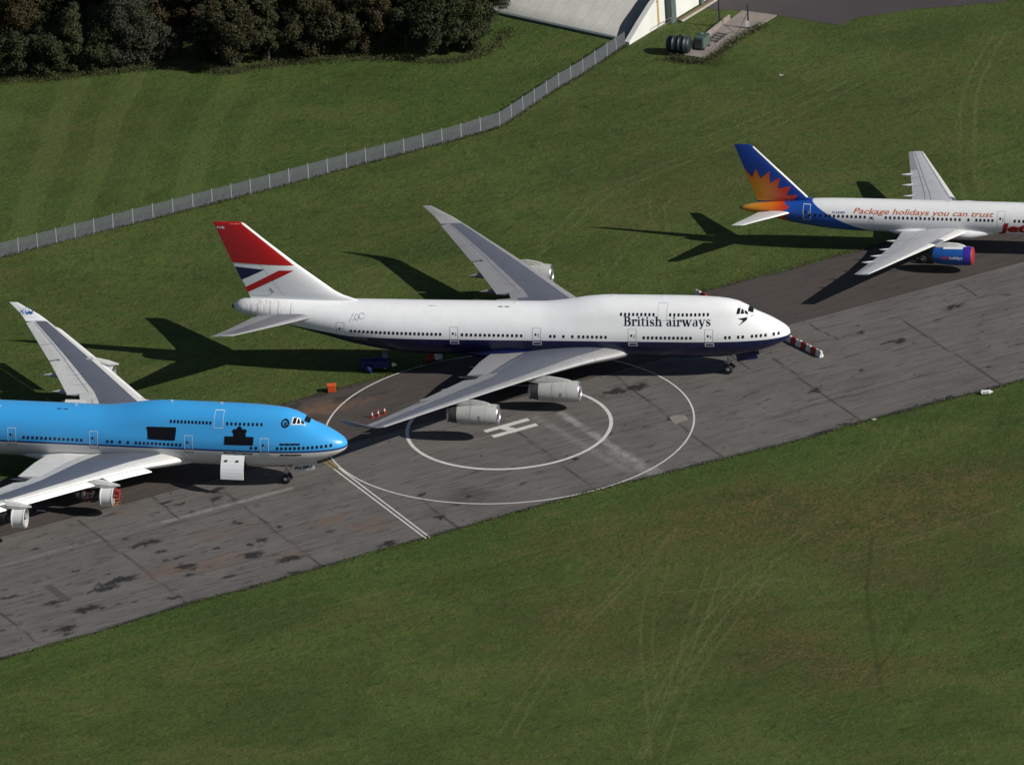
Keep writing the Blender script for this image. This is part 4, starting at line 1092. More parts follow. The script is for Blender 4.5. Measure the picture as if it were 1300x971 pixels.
def build_jumbo(kind, root):
    ba = kind == 'ba'
    H = J747
    fus = H.mesh('fuselage', M_['hull_ba'] if ba else M_['hull_klm'], root, stations(68.6, -44))
    # windows on the starboard side
    xs = list(np.linspace(-53.7, -42.6, 22))
    if ba:
        xs += list(np.linspace(-39.9, -32.6, 14)) + [-29.0, -28.5, -27.4, -26.3] + list(np.linspace(-25.5, -22.2, 7)) + list(np.linspace(-17.5, -11.75, 12)) + [-7.5, -7.0, -5.95, -5.4, -4.3, -3.8, -3.25, -2.7, -1.75, -1.2]
        xs = [x for x in xs if not -31.5 < x < -29.8]
        dz = lambda x: float(np.interp(x, [-60, -54, -42, -20, -8, -4, -2.5, 0], [6.25, 6.2, 6.08, 5.95, 5.97, 6.0, 5.98, 5.95]))
    else:
        xs += list(np.linspace(-39.4, -32.2, 14)) + [-28.95, -28.4, -27.4, -26.4, -25.4, -24.9, -24.4, -23.9] + list(np.linspace(-23.4, -19.9, 8)) + [-11.1, -10.5] + list(np.linspace(-7.9, -1.6, 13))
        dz = lambda x: float(np.interp(x, [-60, -54, -42, -20, -8, -4, -2.5, 0], [6.1, 6.05, 5.93, 5.82, 5.82, 5.86, 5.9, 5.9]))
    add_windows(H, fus, xs, dz, .27, .38)
    ux = list(np.linspace(-20.3, -16.3, 9)) + list(np.linspace(-14.25, -9.65, 10)) if ba else list(np.linspace(-21.1, -16.2, 12)) + list(np.linspace(-14.1, -9.9, 9))
    add_windows(H, fus, ux, 8.62 if ba else 8.5, .25, .36)
    dm = M_['line_faint'] if ba else M_['line_white']
    for x in (-9.5, -18.9, -30.7, -40.9, -55.0):
        up = .25 if x < -50 else 0
        add_door(H, fus, x, 5.22 + up, 7.0 + up, 1.05, dm, M_['line_white'] if ba and x > -50 else (M_['line_grey'] if not ba else None), t=.05)
    add_door(H, fus, -15.2, 7.95, 9.75, 1.15, dm, None, t=.05, porthole=False, handle=False)
    cockpit_windows(H, fus, None if ba else M_['white'])
    # nose, belly fairing, antennas
    wing_fairing(root, M_['navy'] if ba else M_['offwhite'])
    for x in (-15.3, -21.5, -33.5):
        bm = bmesh.new(); zt = H.par(x)[3]
        v = box(bm, (x, 0, zt + .1), (.3, .04, .3), ry=R(-12)); obj('antenna', bm, M_['white'], fus)
    bm = bmesh.new()
    for x in (-34.6, -35.4): box(bm, (x, -.9, J747.par(x)[3] - .02 - .14), (.55, .22, .06), rx=R(17))
    obj('roof_vent', bm, M_['black'], fus)
    pod('antenna_fairing', (-44.3, -.9, 8.86), (-42.6, -.9, 8.86), .12 if ba else .2, M_['white'], fus)
    # lower beacon, nose probe details
    lt, tr = (M_['wing_light'], M_['wing_light']) if ba else (M_['wing_white'], M_['wing_white'])
    for side in (-1, 1):
        o, W = jumbo_wing(root, side, M_['wing_grey'], lt, tr, (M_['wing_light'] if side > 0 else M_['wing_grey']) if ba else M_['white'], not ba)
        if not ba:
            # lettering on the winglet's inboard face
            pts = {}
            def on(x, z):
                return 0
            bm = text_bm('KLM', 0, 0, .48, 1.55, bold=.01)
            a = Vector((-48.85, side * (31.42), 6.6)); ex = Vector((1, 0, 0)).normalized(); ez = Vector((-.55, side * .32, .78)).normalized()
            ex = Vector((.99, 0, -.05)); nrm = Vector((0, -side * .80, .6)).normalized(); ez = ex.cross(nrm).normalized()
            if ez.z < 0: ez = -ez
            for v in bm.verts: v.co = a + ex * (v.co.x if side > 0 else -v.co.x + 1.6) + ez * v.co.z + nrm * .05
            me = bpy.data.meshes.new('lettering'); bm.to_mesh(me); bm.free()
            wl = [c for c in o.children if c.name.startswith('winglet')][0]
            link('lettering', me, M_['klm_blue_text'], wl)
            bm = bmesh.new()
            for k in range(5):
                p = a + ex * (.55 + .2 * k) + ez * (.78 + (.07 if k == 2 else 0)) + nrm * .05
                bmesh.ops.create_circle(bm, cap_ends=True, radius=.06, segments=8, matrix=Matrix.Translation(p) @ nrm.to_track_quat('Z', 'Y').to_matrix().to_4x4())
            obj('crown_emblem', bm, M_['klm_blue_text'], wl)
        for x, y, z, wu in ((-24.2, 11.75, 2.5, .3), (-32.7, 21.1, 3.5, .3)):
            p = W.pt(y, .32, -1)
            if ba:
                engine_long(root, x, side * y, z, 1.26, 6.3, M_['cowl'], M_['metal'], p.x, p.z + .15)
            else:
                stripped_engine(root, x - 1.9, side * y, z, p, side == -1 and y < 15)
    # tail
    fm = M_['white'] if ba else M_['hull_klm_fin']
    fin, yf = fin_solid('tail_fin', FIN747, .1, fm, root)
    sm_l, sm_g = (M_['wing_light'], M_['wing_grey_l']) if ba else (M_['wing_white'], M_['wing_grey_l'])
    for side in (-1, 1):
        Sx = Wing(S747, side)
        s0 = Sx.piece('tailplane', .8, 10.2, .12, .64, sm_g, root, nu=5)
        Sx.piece('leading_edge', .8, 11.08, 0, .1197, sm_l, s0, nu=5)
        Sx.piece('tip', 10.23, 11.08, .1203, 1, sm_l, s0, nu=4)
        Sx.piece('elevator', 2.0, 6.0, .6403, 1, sm_l, s0, nu=3); Sx.piece('elevator', 6.03, 10.2, .6403, 1, sm_l, s0, nu=3)
        Sx.piece('fixed_panel', .8, 1.97, .6403, .95, sm_l, s0, nu=2)
    bm = bmesh.new(); lathe(bm, [(-.28, .05), (-.26, .2), (.0, .24), (.1, .2)], (-68.5, 0, 8.1), 16); obj('tail_exhaust', bm, M_['black'], fus, True)
    # rudder gap
    for side in (-1, 1):
        bm = bmesh.new(); stroke(bm, [(-62.2, 9.75), (-64.95, 13.9), (-68.9, 19.0)][:3], .05)
        conform(bm, yf, .012, 'rudder_seam', M_['line_faint'] if ba else M_['line_grey'], fin, cx=.4, cz=.4, side=side)
    # gear
    nose_gear(root, -7.86, 2.9)
    for s_ in (-1, 1):
        main_gear(root, -33.0, s_ * 1.9, 2.6); main_gear(root, -29.9, s_ * 5.5, 3.6)
    return fus, fin, yf, H

def stripped_engine(root, x, y, z, p, cover):
    """engine with the cowls taken off: fan case, bare core, pylon left standing proud"""
    c = (x, y, z)
    bm = bmesh.new()
    lathe(bm, [(.0, 1.14), (0, 1.22), (-.12, 1.25), (-.2, 1.20), (-1.45, 1.20), (-1.5, 1.26), (-1.62, 1.24), (-1.62, 1.1), (-.6, 1.08), (0, 1.12)], c, 44)
    e = obj('engine', bm, M_['offwhite'], root, False)
    fan(e, (x - .5, y, z), 1.07)
    bm = bmesh.new()
    lathe(bm, [(-1.55, 1.05), (-1.6, .62), (-2.3, .58), (-2.4, .75), (-2.7, .75), (-2.75, .55), (-3.6, .5), (-3.7, .68), (-4.0, .66), (-4.1, .5), (-4.7, .45), (-4.9, .3)], c, 30)
    for k in range(22):
        a = random.uniform(0, 2 * PI); xx = x - random.uniform(1.8, 3.4); L_ = random.uniform(.5, 1.5); rr = random.uniform(.6, .85)
        tube(bm, (xx, y + rr * math.cos(a), z + rr * math.sin(a)), (xx - L_, y + rr * math.cos(a + .3), z + rr * math.sin(a + .3)), .05, seg=6)
    obj('engine_core', bm, M_['darkmetal'], e)
    bm = bmesh.new()
    for k in range(9):
        a = 2 * PI * k / 9 + .3; xx = x - 2.9 - (k % 3) * .3
        tube(bm, (xx, y + .72 * math.cos(a), z + .72 * math.sin(a)), (xx - .35, y + .66 * math.cos(a + .5), z + .66 * math.sin(a + .5)), .045, seg=6)
        box(bm, (xx, y + .75 * math.cos(a), z + .75 * math.sin(a)), (.16, .14, .16))
    obj('engine_fittings', bm, M_['rusty_red'], e)
    if cover:
        bm = bmesh.new(); n = 9
        lathe(bm, [(.10, 1.12), (.10, .9)], c, 30)
        box(bm, (x + .42, y - .25, z + .35), (.5, .8, 1.35), ry=R(8)); bevel(bm, .05, 2)
        obj('red_cover', bm, M_['inlet_red'], e)
        bm = bmesh.new()
        for k in range(10):
            a = R(150 + 24 * k); tube(bm, (x + .05, y + 1.15 * math.cos(a), z + 1.15 * math.sin(a)), (x + .55 + .1 * (k % 3), y + .7 * math.cos(a), z + .9 * math.sin(a)), .035, seg=6)
        obj('engine_pipes', bm, M_['yellowish'], e)
    bm = bmesh.new()
    for k in range(24):
        a = 2 * PI * k / 24; box(bm, (x + .05, y + 1.17 * math.cos(a), z + 1.17 * math.sin(a)), (.14, .07, .07))
    obj('flange_bolts', bm, M_['darkmetal'], e)
    # pylon, with its pointed fairing reaching ahead of the engine
    V = []; F = []
    rows = [(x + .75, z + 1.62, z + 1.42, .03), (x - .6, z + 1.95, z + 1.32, .3), (x - 2.2, z + 2.2, z + 1.25, .42), (p.x + 1.5, p.z + .75, z + 1.0, .4), (p.x - 1.5, p.z + .1, z + 1.1, .3), (p.x - 3.4, p.z + .05, p.z - .35, .1)]
    for a, t_, b_, h in rows: V += [(a, y - h * .55, t_), (a, y + h * .55, t_), (a, y + h, (t_ + b_) / 2), (a, y + h * .8, b_), (a, y - h * .8, b_), (a, y - h, (t_ + b_) / 2)]
    for i in range(len(rows) - 1):
        for k in range(6): F.append((i * 6 + k, i * 6 + (k + 1) % 6, (i + 1) * 6 + (k + 1) % 6, (i + 1) * 6 + k))
    F.append(tuple(range(6))); F.append(tuple(len(V) - 6 + k for k in range(6)))
    bm = bmesh.new(); vs = [bm.verts.new(v) for v in V]
    for f in F: bm.faces.new([vs[i] for i in f])
    obj('pylon', bm, M_['wing_white'], e)
    return e

M_['wing_grey_l'] = paint('tailplane_grey', (0.17, 0.175, 0.20), .42, .3, .8)
M_['rusty_red'] = paint('rusty_red', (0.22, 0.03, 0.02), .6, .3, 3)
M_['yellowish'] = paint('yellow_pipe', (0.30, 0.22, 0.09), .6, .3, 3)
M_['hull_klm_fin'] = paint('pale_blue_fin', (0.70, 0.71, 0.72), .35, .15)

# ---- white and navy jumbo
ba = empty('airliner', (0, 0, 0), 0, 'white jumbo jet with navy belly and red topped tail parked over the painted circles', 'airliner')
fus, fin, yf, H = build_jumbo('ba', ba)
for side in (-1, 1):
    def fp(name, pts, mat, off):
        bm = bmesh.new(); poly(bm, pts); conform(bm, yf, off, name, mat, fin, cx=.2, cz=.25, side=side)
    fp('red_panel', [(-70.46, 19.29), (-68.36, 13.93), (-60.75, 13.72), (-66.75, 18.98), (-67.02, 19.29)], M_['red'], .03)
    fp('navy_triangle', [(-68.10, 13.40), (-64.42, 13.13), (-67.40, 11.62)], M_['navy'], .03)
    fp('red_stripe', [(-67.05, 10.62), (-66.70, 10.00), (-60.75, 13.10), (-62.63, 13.08)], M_['red'], .03)
    if side < 0:
        bm = text_bm('IVB', -70.0, 18.45, .3, .95, bold=.02); conform(bm, yf, .05, 'lettering', M_['white'], fin, cx=.3, cz=.3, side=side)
    bm = bmesh.new(); stroke(bm, [(-66.45, 9.72), (-66.2, 9.58), (-64.1, 9.62), (-63.6, 10.1), (-64.0, 10.5)], .05)
    stroke(bm, [(-63.9, 10.65), (-63.45, 10.1)], .14); conform(bm, yf, .02, 'fairing_outline', M_['line_grey'], fin, cx=.4, cz=.4, side=side)
fin_solid('fin_cap', [(19.05, -66.62, -70.46, .089), (19.31, -66.98, -70.54, .05), (19.34, -67.1, -70.5, .02)], .1, M_['red'], fin)
# soot lines on the tail cone
bm = bmesh.new()
for x, a, b in ((-65.4, 7.5, 9.0), (-66.2, 7.6, 8.9), (-63.8, 7.7, 9.1), (-62.8, 7.8, 9.1), (-61.2, 7.6, 9.0)):
    stroke(bm, [(x, a), (x - .03, b)], .05)
conform(bm, y_hull(H), .015, 'soot_streak', M_['line_grey'], fus, cz=.15)
bm, _e = serif_text('British airways', 0, 0, 1.0); bm.free()
L_tot = _e
sc = 10.72 / L_tot / 1.08
bm, _ = serif_text('British airways', -19.95, 7.34, 1.08, sc)
for w_ in words(bm, .28): conform(w_, y_hull(H), .025, 'lettering', M_['letter_navy'], fus, cz=.25, cx=None)
bm = bmesh.new(); f_ = poly(bm, [(-6.05, 8.02), (-4.1, 8.12), (-5.0, 7.78), (-5.95, 7.25), (-5.4, 7.78)]); bmesh.ops.triangulate(bm, faces=[f_])
conform(bm, y_hull(H), .03, 'speedbird_emblem', M_['letter_navy'], fus, cx=.3, cz=.15)
bm = bmesh.new()
stroke(bm, [(-53.9, 7.35), (-53.55, 7.9), (-53.35, 8.25), (-53.6, 8.1)], .05); stroke(bm, arc(-52.95, 7.85, .22, .33, 60, 400), .05, .002)
stroke(bm, arc(-52.35, 7.98, .33, .3, 20, 340), .05, .004); stroke(bm, [(-53.5, 7.4), (-53.2, 7.75), (-53.1, 8.15)], .04, .006)
conform(bm, y_hull(H), .02, 'anniversary_emblem', M_['line_grey'], fus, cz=.2)
bm = text_bm('G-CIVB', -53.5, 5.02, .34, 1.75, bold=.01); conform(bm, y_hull(H), .03, 'lettering', M_['line_grey'], fus, cz=.2)
# registration on the nose gear door and its brackets
def nose_gear_doors(root, mat, txt, tm):
    for s_ in (-1, 1):
        bm = bmesh.new(); box(bm, (-5.4, s_ * .62, 2.42), (2.6, .05, .85), ry=R(-9), rx=R(6 * s_)); bevel(bm, .015, 1)
        d = obj('nose_gear_door', bm, mat, root)
        if s_ < 0 and txt:
            b2 = text_bm(txt, -6.5, 2.1, .42, 2.1, bold=.02)
            for v in b2.verts: v.co = Vector((v.co.x, -.62 - .07 - (v.co.z - 2.32) * -.1 * -1 - .02, v.co.z + .08 + (v.co.x + 5.4) * .158))
            me = bpy.data.meshes.new('lettering'); b2.to_mesh(me); b2.free(); link('lettering', me, tm, d)
nose_gear_doors(ba, M_['navy'], None, None)

# ---- blue and white jumbo
KX = (-48.956, -34.49, 0); KR = -0.0749
klm = empty('airliner', KX, KR, 'sky blue and white jumbo jet with black painted out patches at the left edge', 'airliner')
fus, fin, yf, H = build_jumbo('klm', klm)
bm = bmesh.new(); poly(bm, [(-24.15, 7.72), (-23.9, 7.82), (-20.45, 7.86), (-20.42, 7.5), (-20.55, 6.36), (-21.5, 6.34), (-23.9, 6.38), (-24.0, 7.4)])
conform(bm, y_hull(H), .035, 'painted_out_patch', M_['patch'], fus, cz=.2)
bm = bmesh.new(); poly(bm, [(-14.4, 6.12), (-10.85, 6.16), (-10.8, 7.14), (-11.75, 7.14), (-11.8, 7.5), (-11.62, 7.72), (-11.85, 8.0), (-12.2, 7.92), (-12.35, 8.2), (-12.62, 8.28), (-12.85, 8.15), (-12.95, 7.9), (-13.3, 7.95), (-13.5, 7.68), (-13.3, 7.45), (-13.3, 7.12), (-14.38, 7.1)])
conform(bm, y_hull(H), .035, 'painted_out_patch', M_['patch'], fus, cz=.2)
for x0, x1, z, wd in ((-7.6, -5.2, 6.33, .2), (-7.65, -5.1, 4.92, .17), (-14.6, -11.0, 5.0, .16)):
    bm = bmesh.new(); n = 12; stroke(bm, [(x0 + (x1 - x0) * k / n, z + .03 * math.sin(k * 2.1)) for k in range(n + 1)], [wd * (1 + .2 * math.sin(k * 1.7)) for k in range(n + 1)])
    conform(bm, y_hull(H), .03, 'painted_out_line', M_['patch'], fus, cz=.15)
bm = bmesh.new(); stroke(bm, arc(-7.05, 8.6, .4, .4, 0, 360, 20), .17); stroke(bm, arc(-6.98, 8.55, .14, .14, 30, 330, 10), .15, .003)
conform(bm, y_hull(H), .03, 'round_emblem', M_['patch'], fus, cx=.3, cz=.12)
# open cargo door with its small drain openings
cd = bmesh.new()
n = 6; pts = []
for k in range(n + 1):
    t = k / n; pts.append((-3.30 - 1.15 * t + .28 * math.sin(PI * t) * -1, 4.68 - 2.6 * t))
V = []
for x in (-14.85, -12.0):
    for (yy, zz) in pts: V.append((x, yy, zz))
for x in (-14.85, -12.0):
    for (yy, zz) in pts: V.append((x, yy + .12, zz + .03))
vs = [cd.verts.new(v) for v in V]; m = n + 1
for k in range(n):
    cd.faces.new((vs[k], vs[k + 1], vs[m + k + 1], vs[m + k])); cd.faces.new((vs[2 * m + k], vs[3 * m + k], vs[3 * m + k + 1], vs[2 * m + k + 1]))
    cd.faces.new((vs[k], vs[2 * m + k], vs[2 * m + k + 1], vs[k + 1])); cd.faces.new((vs[m + k], vs[m + k + 1], vs[3 * m + k + 1], vs[3 * m + k]))
cd.faces.new((vs[0], vs[m], vs[3 * m], vs[2 * m])); cd.faces.new((vs[n], vs[2 * m + n], vs[3 * m + n], vs[m + n]))
cdo = obj('cargo_door', cd, M_['white'], klm)
bm = bmesh.new()
for x in (-14.2, -12.8): box(bm, (x, -3.72, 4.2), (.3, .08, .2), rx=R(-30))
obj('door_latch', bm, M_['black'], cdo)
bm = bmesh.new(); box(bm, (-13.42, 0, 3.55), (2.7, 5.6, 1.9)); 
bm2 = bmesh.new()
rect(bm2, -14.8, -12.1, 2.75, 4.62); conform(bm2, y_hull(H), .012, 'cargo_opening', M_['black'], fus, cz=.2); bm.free()
nose_gear_doors(klm, M_['offwhite'], 'PH-BFU', M_['patch'])

# ------------------------------------------------------------------ 757-style twin
JX = (35.163, 36.753, 0); JR = -0.0419
tw = empty('airliner', JX, JR, 'white twin engined airliner with orange sunburst on its blue tail', 'airliner')
H = J757
fus = H.mesh('fuselage', M_['hull_j'], tw, stations(46.9, -28))
xs = list(np.linspace(-38.0, -35.9, 4)) + list(np.linspace(-35.4, -31.0, 9)) + list(np.linspace(-28.35, -19.1, 18)) + [-18.0] + list(np.linspace(-17.0, -15.0, 5)) + list(np.linspace(-12.2, -4.6, 15))
add_windows(H, fus, xs, 5.02, .25, .36)
for x, wd, z0, z1, mt in ((-38.35, .95, 4.35, 6.15, M_['line_white']), (-30.15, .62, 4.25, 5.5, M_['line_faint']), (-13.9, 1.0, 4.25, 6.1, M_['line_faint']), (-4.1, .9, 4.25, 6.1, M_['line_faint'])):
    add_door(H, fus, x, z0, z1, wd, mt, None, t=.05)
bm = text_bm('Package holidays you can trust', -32.45, 5.42, .62, 17.6, shear=.28, bold=.008)
for w_ in words(bm, .22): conform(w_, y_hull(H), .02, 'lettering', M_['orange_txt'], fus, cz=.12)
bm = text_bm('G-LSAD', -35.1, 5.36, .25, 1.6, bold=.01); conform(bm, y_hull(H), .02, 'lettering', M_['tail_blue'], fus, cz=.12)
bm = text_bm('Jet2', -14.4, 3.45, 1.25, 4.9, shear=.2, bold=.05); conform(bm, y_hull(H), .02, 'lettering', M_['red_txt'], fus, cz=.12)
for side in (-1, 1):
    bm = bmesh.new(); poly(bm, [(-3.1, 5.35), (-1.9, 5.2), (-2.4, 5.6), (-3.2, 5.75)]); conform(bm, y_hull(H), .02, 'cockpit_window', M_['glass'], fus, cx=.2, cz=.1, side=side)
WJ = [(1.5, -18.1, -26.5, 3.2, 3.1, .12), (1.95, -18.45, -26.5, 3.28, 3.1, .115), (8.3, -21.85, -26.9, 3.95, 3.7, .1), (19.0, -27.4, -29.25, 4.92, 4.85, .09)]
M_['jw'] = paint('silver_grey_wing', (0.50, 0.51, 0.53), .38, .25, .9)
for side in (-1, 1):
    W = Wing(WJ, side)
    o = W.piece('wing', 1.5, 19.0, .13, .70, M_['jw'], tw, nu=6)
    W.piece('leading_edge', 1.5, 5.6, 0, .1297, M_['wing_white'], o, nu=5); W.piece('leading_edge', 5.63, 7.2, 0, .1297, M_['metal'], o, nu=5); W.piece('leading_edge', 7.23, 18.4, 0, .1297, M_['wing_white'], o, nu=5)
    W.piece('leading_edge', 18.43, 19.0, 0, .1297, M_['jw'], o, nu=5)
    W.piece('flap', 1.5, 7.9, .7003, 1, M_['jw'], o, nu=3); W.piece('flap', 7.93, 14.4, .7003, 1, M_['jw'], o, nu=3); W.piece('aileron', 14.43, 19.0, .7003, 1, M_['wing_light'], o, nu=3)
    for y in (4.6, 8.3, 11.0, 13.6):
        p = W.pt(y, .68, -1); q = W.pt(y, 1.0, -1); pod('flap_track_fairing', (p.x, p.y, p.z - .2), (q.x - 1.3, q.y, q.z - .15), .26, M_['white'], o)
    wing_line(W, 'panel_line', 2.2, .15, 18.8, .16, .09, M_['line_grey'], o, 20); wing_line(W, 'panel_line', 2.2, .56, 18.6, .58, .06, M_['line_grey'], o, 20)
    wing_line(W, 'panel_line', 3.0, .69, 14.3, .69, .07, M_['line_grey'], o, 20)
    for y_ in (5.2, 10.4, 12.4): wing_line(W, 'panel_line', y_, .58, y_ + .01, .99, .05, M_['line_grey'], o)
    # engine
    y = side * 6.5; x = -16.75; z = 2.25; c = (x, y, z)
    bm = bmesh.new(); lathe(bm, [(-1.1, 1.22), (-1.6, 1.23), (-3.0, 1.2), (-4.3, 1.08), (-4.9, .98)], c, 44); e = obj('engine', bm, M_['blue_cowl'], tw, True)
    bm = bmesh.new(); lathe(bm, [(-.12, 1.12), (-.35, 1.17), (-1.1, 1.22)], c, 44); obj('intake_cowl', bm, M_['purple'], e, True)
    bm = bmesh.new(); lathe(bm, [(-.12, 1.12), (0, 1.07), (.06, .95), (.08, .01)], c, 44); obj('intake_cover', bm, M_['inlet_red'], e, True)
    bm = bmesh.new(); lathe(bm, [(-4.9, .98), (-4.92, .86), (-5.1, .8), (-5.7, .66), (-5.72, .5), (-6.3, .05)], c, 36); obj('exhaust_nozzle', bm, M_['darkmetal'], e, True)
    p = W.pt(6.5, .3, -1); pylon(e, x - .8, p.x, y, z + 1.2, p.z + .1, .4, M_['wing_white'])
    bm = bmesh.new()
    for a, b in ((-1.15, -3.6),):
        n = 8; Vv = []
        for i in range(2):
            for k in range(n + 1):
                an = R(62 + 56 * k / n); rr = 1.243 if i == 0 else 1.2; Vv.append(bm.verts.new((x + (a if i == 0 else b), y + rr * math.cos(an), z + rr * math.sin(an))))
        for k in range(n): bm.faces.new((Vv[k], Vv[k + 1], Vv[n + 2 + k], Vv[n + 1 + k]))
    obj('cowl_top_panel', bm, M_['offwhite'], e, True)
    if side < 0:
        for body, x0, wd, mt in (('Jet2', x - 3.75, .95, M_['red']), ('holidays', x - 2.75, 1.65, M_['line_faint'])):
            bm = text_bm(body, x0, z + .02, .34, wd, shear=.15, bold=.02)
            for v in bm.verts:
                zz = v.co.z - z; v.co.y = y - math.sqrt(1.235**2 - zz * zz) - .03
            me = bpy.data.meshes.new('lettering'); bm.to_mesh(me); bm.free(); link('lettering', me, mt, e)
wing_fairing(tw, M_['white'], 2.2, 2.12, -13.4, -30.0, 3.7, .8, 3.1)
FJ = [(5.9, -36.6, -44.75, .02), (6.4, -37.6, -44.85, .06), (6.7, -38.3, -44.95, .085), (10.45, -42.05, -46.25, .095), (13.3, -44.85, -47.25, .09), (13.58, -45.35, -47.35, .03)]
fin, yf = fin_solid('tail_fin', FJ, .1, M_['tail_blue'], tw)
t = NT('sunburst_paint'); v = t.coord(); xx, yy, zz = t.sep(v)
d = t.math('ADD', t.math('POWER', t.math('MULTIPLY', t.math('ADD', xx, 44.9), 1.0), 2.0), t.math('POWER', t.math('MULTIPLY', t.math('SUBTRACT', zz, 7.0), .8), 2.0))
d = t.math('SQRT', d)
cc = t.mix(t.step(d, 1.2, 3.4), (0.52, 0.20, 0.014), (0.50, 0.035, 0.012)); M_['burst'] = t.out(cc, .32, 0, .5)
t = NT('white_trim'); M_['trim'] = t.out((0.75, 0.75, 0.76), .35)
GAP = [(-46.28, 10.42), (-45.28, 9.20), (-44.2, 9.12), (-43.05, 8.5), (-42.1, 7.85), (-41.1, 6.95), (-40.35, 6.1)]
TIP = [(-44.76, 10.35), (-43.05, 10.1), (-41.72, 9.35), (-40.42, 8.2), (-39.65, 7.05)]
BASE = (-44.72, 6.1)
for side in (-1, 1):
    bm = bmesh.new(); [poly(bm, [BASE, GAP[k + 1], GAP[k]]) for k in range(6)]; [poly(bm, [GAP[k + 1], GAP[k + 2], TIP[k]]) for k in range(5)]; conform(bm, yf, .05, 'sunburst', M_['burst'], fin, cx=.2, cz=.2, side=side)
    bm = bmesh.new(); stroke(bm, [(-38.45, 6.72), (-42.15, 10.45), (-44.95, 13.3)], .16); conform(bm, yf, .035, 'leading_edge_trim', M_['trim'], fin, cx=.12, cz=.12, side=side)
SJ = [(.4, -40.1, -44.5, 4.95, 4.9, .08), (1.4, -40.6, -44.6, 5.05, 5.0, .09), (7.4, -45.0, -46.6, 5.95, 5.9, .08), (7.6, -45.3, -46.6, 5.97, 5.92, .03)]
for side in (-1, 1):
    Sx = Wing(SJ, side); s0 = Sx.piece('tailplane', .4, 7.6, .12, .66, M_['wing_white'], tw, nu=5)
    Sx.piece('leading_edge', .4, 7.6, 0, .1197, M_['white'], s0, nu=5); Sx.piece('elevator', 1.2, 7.6, .6603, 1, M_['wing_white'], s0, nu=3)
bm = bmesh.new(); lathe(bm, [(-.15, .02), (-.12, .13), (.1, .2)], (-46.9, 0, 5.02), 14); obj('tail_exhaust', bm, M_['black'], fus, True)
nose_gear(tw, -4.9, 2.8, .45, .3, .28)
for s_ in (-1, 1): main_gear(tw, -23.0, s_ * 3.7, 3.2, .52, .58, .43, .36)
for x in (-11.0, -20.5):
    bm = bmesh.new(); box(bm, (x, 0, 6.75), (.35, .05, .4), ry=R(-12)); obj('antenna', bm, M_['white'], fus)

# ------------------------------------------------------------------ hangar
hw_ = Vector((.440, .898)); ha = Vector((-.898, .440))      # along the gable wall / along the ridge
HA = Vector((-35.4, 101.5))
def hp(t, a, z): return (HA.x + hw_.x * t + ha.x * a, HA.y + hw_.y * t + ha.y * a, z)
hang = empty('hangar', (HA.x, HA.y, 0), 0, 'pale arched roof hangar with a white gable end and tall sliding doors', 'hangar')
M_['roofc'] = None
t = NT('weathered_roof'); v = t.coord(); n1 = t.noise(t.mapping(v, (1, 1, .4)), .5, 7, .7); n2 = t.noise(v, 4, 5, .7)
c = t.mix(t.step(n1, .35, .7), (0.36, 0.36, 0.33), (0.29, 0.29, 0.265)); c = t.mix(t.math('MULTIPLY', t.step(n2, .5, .8), .4), c, (0.22, 0.22, 0.2)); _m = t.mapping(v, (1, 1, 1), (0, 0, -math.atan2(.44, -.898))); _x = t.sep(_m)[0]; c = t.mix(t.math('MULTIPLY', t.step(t.math('PINGPONG', _x, .9), .06, .0), .55), c, (0.16, 0.16, 0.15)); M_['roofc'] = t.out(c, .85, 0, .2)
M_['gable'] = paint('white_render', (0.74, 0.74, 0.70), .7, .3, .5)
M_['hdoor'] = paint('grey_green_steel', (0.10, 0.13, 0.13), .5, .3, 1)
RR = 60.0; cz_ = -50.3; ct = 32.7
def arch(t_, r=RR): return math.sqrt(max(r * r - (t_ - ct)**2, 0)) + cz_
# roof shell set back and lower than the gable
n = 28; V = []; F = []
for i in range(n + 1):
    tt = .75 + (2 * ct - 1.5) * i / n
    z = max(arch(tt, RR - .9), 0) if 0 < i < n else 0.0
    for a in (1.3, 70.0): V.append(hp(tt, a, z))
for i in range(n): F.append((2 * i, 2 * i + 1, 2 * i + 3, 2 * i + 2))
V2 = [hp(.75, 1.3, -.3), hp(.75, 70, -.3)]
bm = bmesh.new(); vs = [bm.verts.new((q[0] - HA.x, q[1] - HA.y, q[2])) for q in V]
for f in F: bm.faces.new([vs[i] for i in f])
bm.faces.new([vs[2 * i] for i in range(n + 1)]); bm.faces.new([vs[2 * i + 1] for i in reversed(range(n + 1))])
roof = obj('roof', bm, M_['roofc'], hang, True)
# kerb at the foot of the roof
bm = bmesh.new(); vs = []
for tt, z in ((.35, 0), (.35, .35), (.9, .35), (.9, 0)):
    for a in (1.3, 70.0): q = hp(tt, a, z); vs.append(bm.verts.new((q[0] - HA.x, q[1] - HA.y, q[2])))
for i in range(4): bm.faces.new((vs[2 * i], vs[2 * i + 1], vs[(2 * i + 3) % 8], vs[(2 * i + 2) % 8]))
obj('roof_gutter', bm, M_['hdoor'], hang)
def slab_t(name, prof, a0, a1, mat, parent):
    bm = bmesh.new(); f0 = [bm.verts.new((hp(t_, a0, z)[0] - HA.x, hp(t_, a0, z)[1] - HA.y, z)) for t_, z in prof]; f1 = [bm.verts.new((hp(t_, a1, z)[0] - HA.x, hp(t_, a1, z)[1] - HA.y, z)) for t_, z in prof]
    bm.faces.new(f0); bm.faces.new(f1[::-1]); m = len(prof)
    for k in range(m): bm.faces.new((f0[k], f1[k], f1[(k + 1) % m], f0[(k + 1) % m]))
    return obj(name, bm, mat, parent)
pr_ = [(0, 0)] + [(t_, arch(t_) + .25) for t_ in np.linspace(0, 8.0, 10)] + [(8.0, 0)]
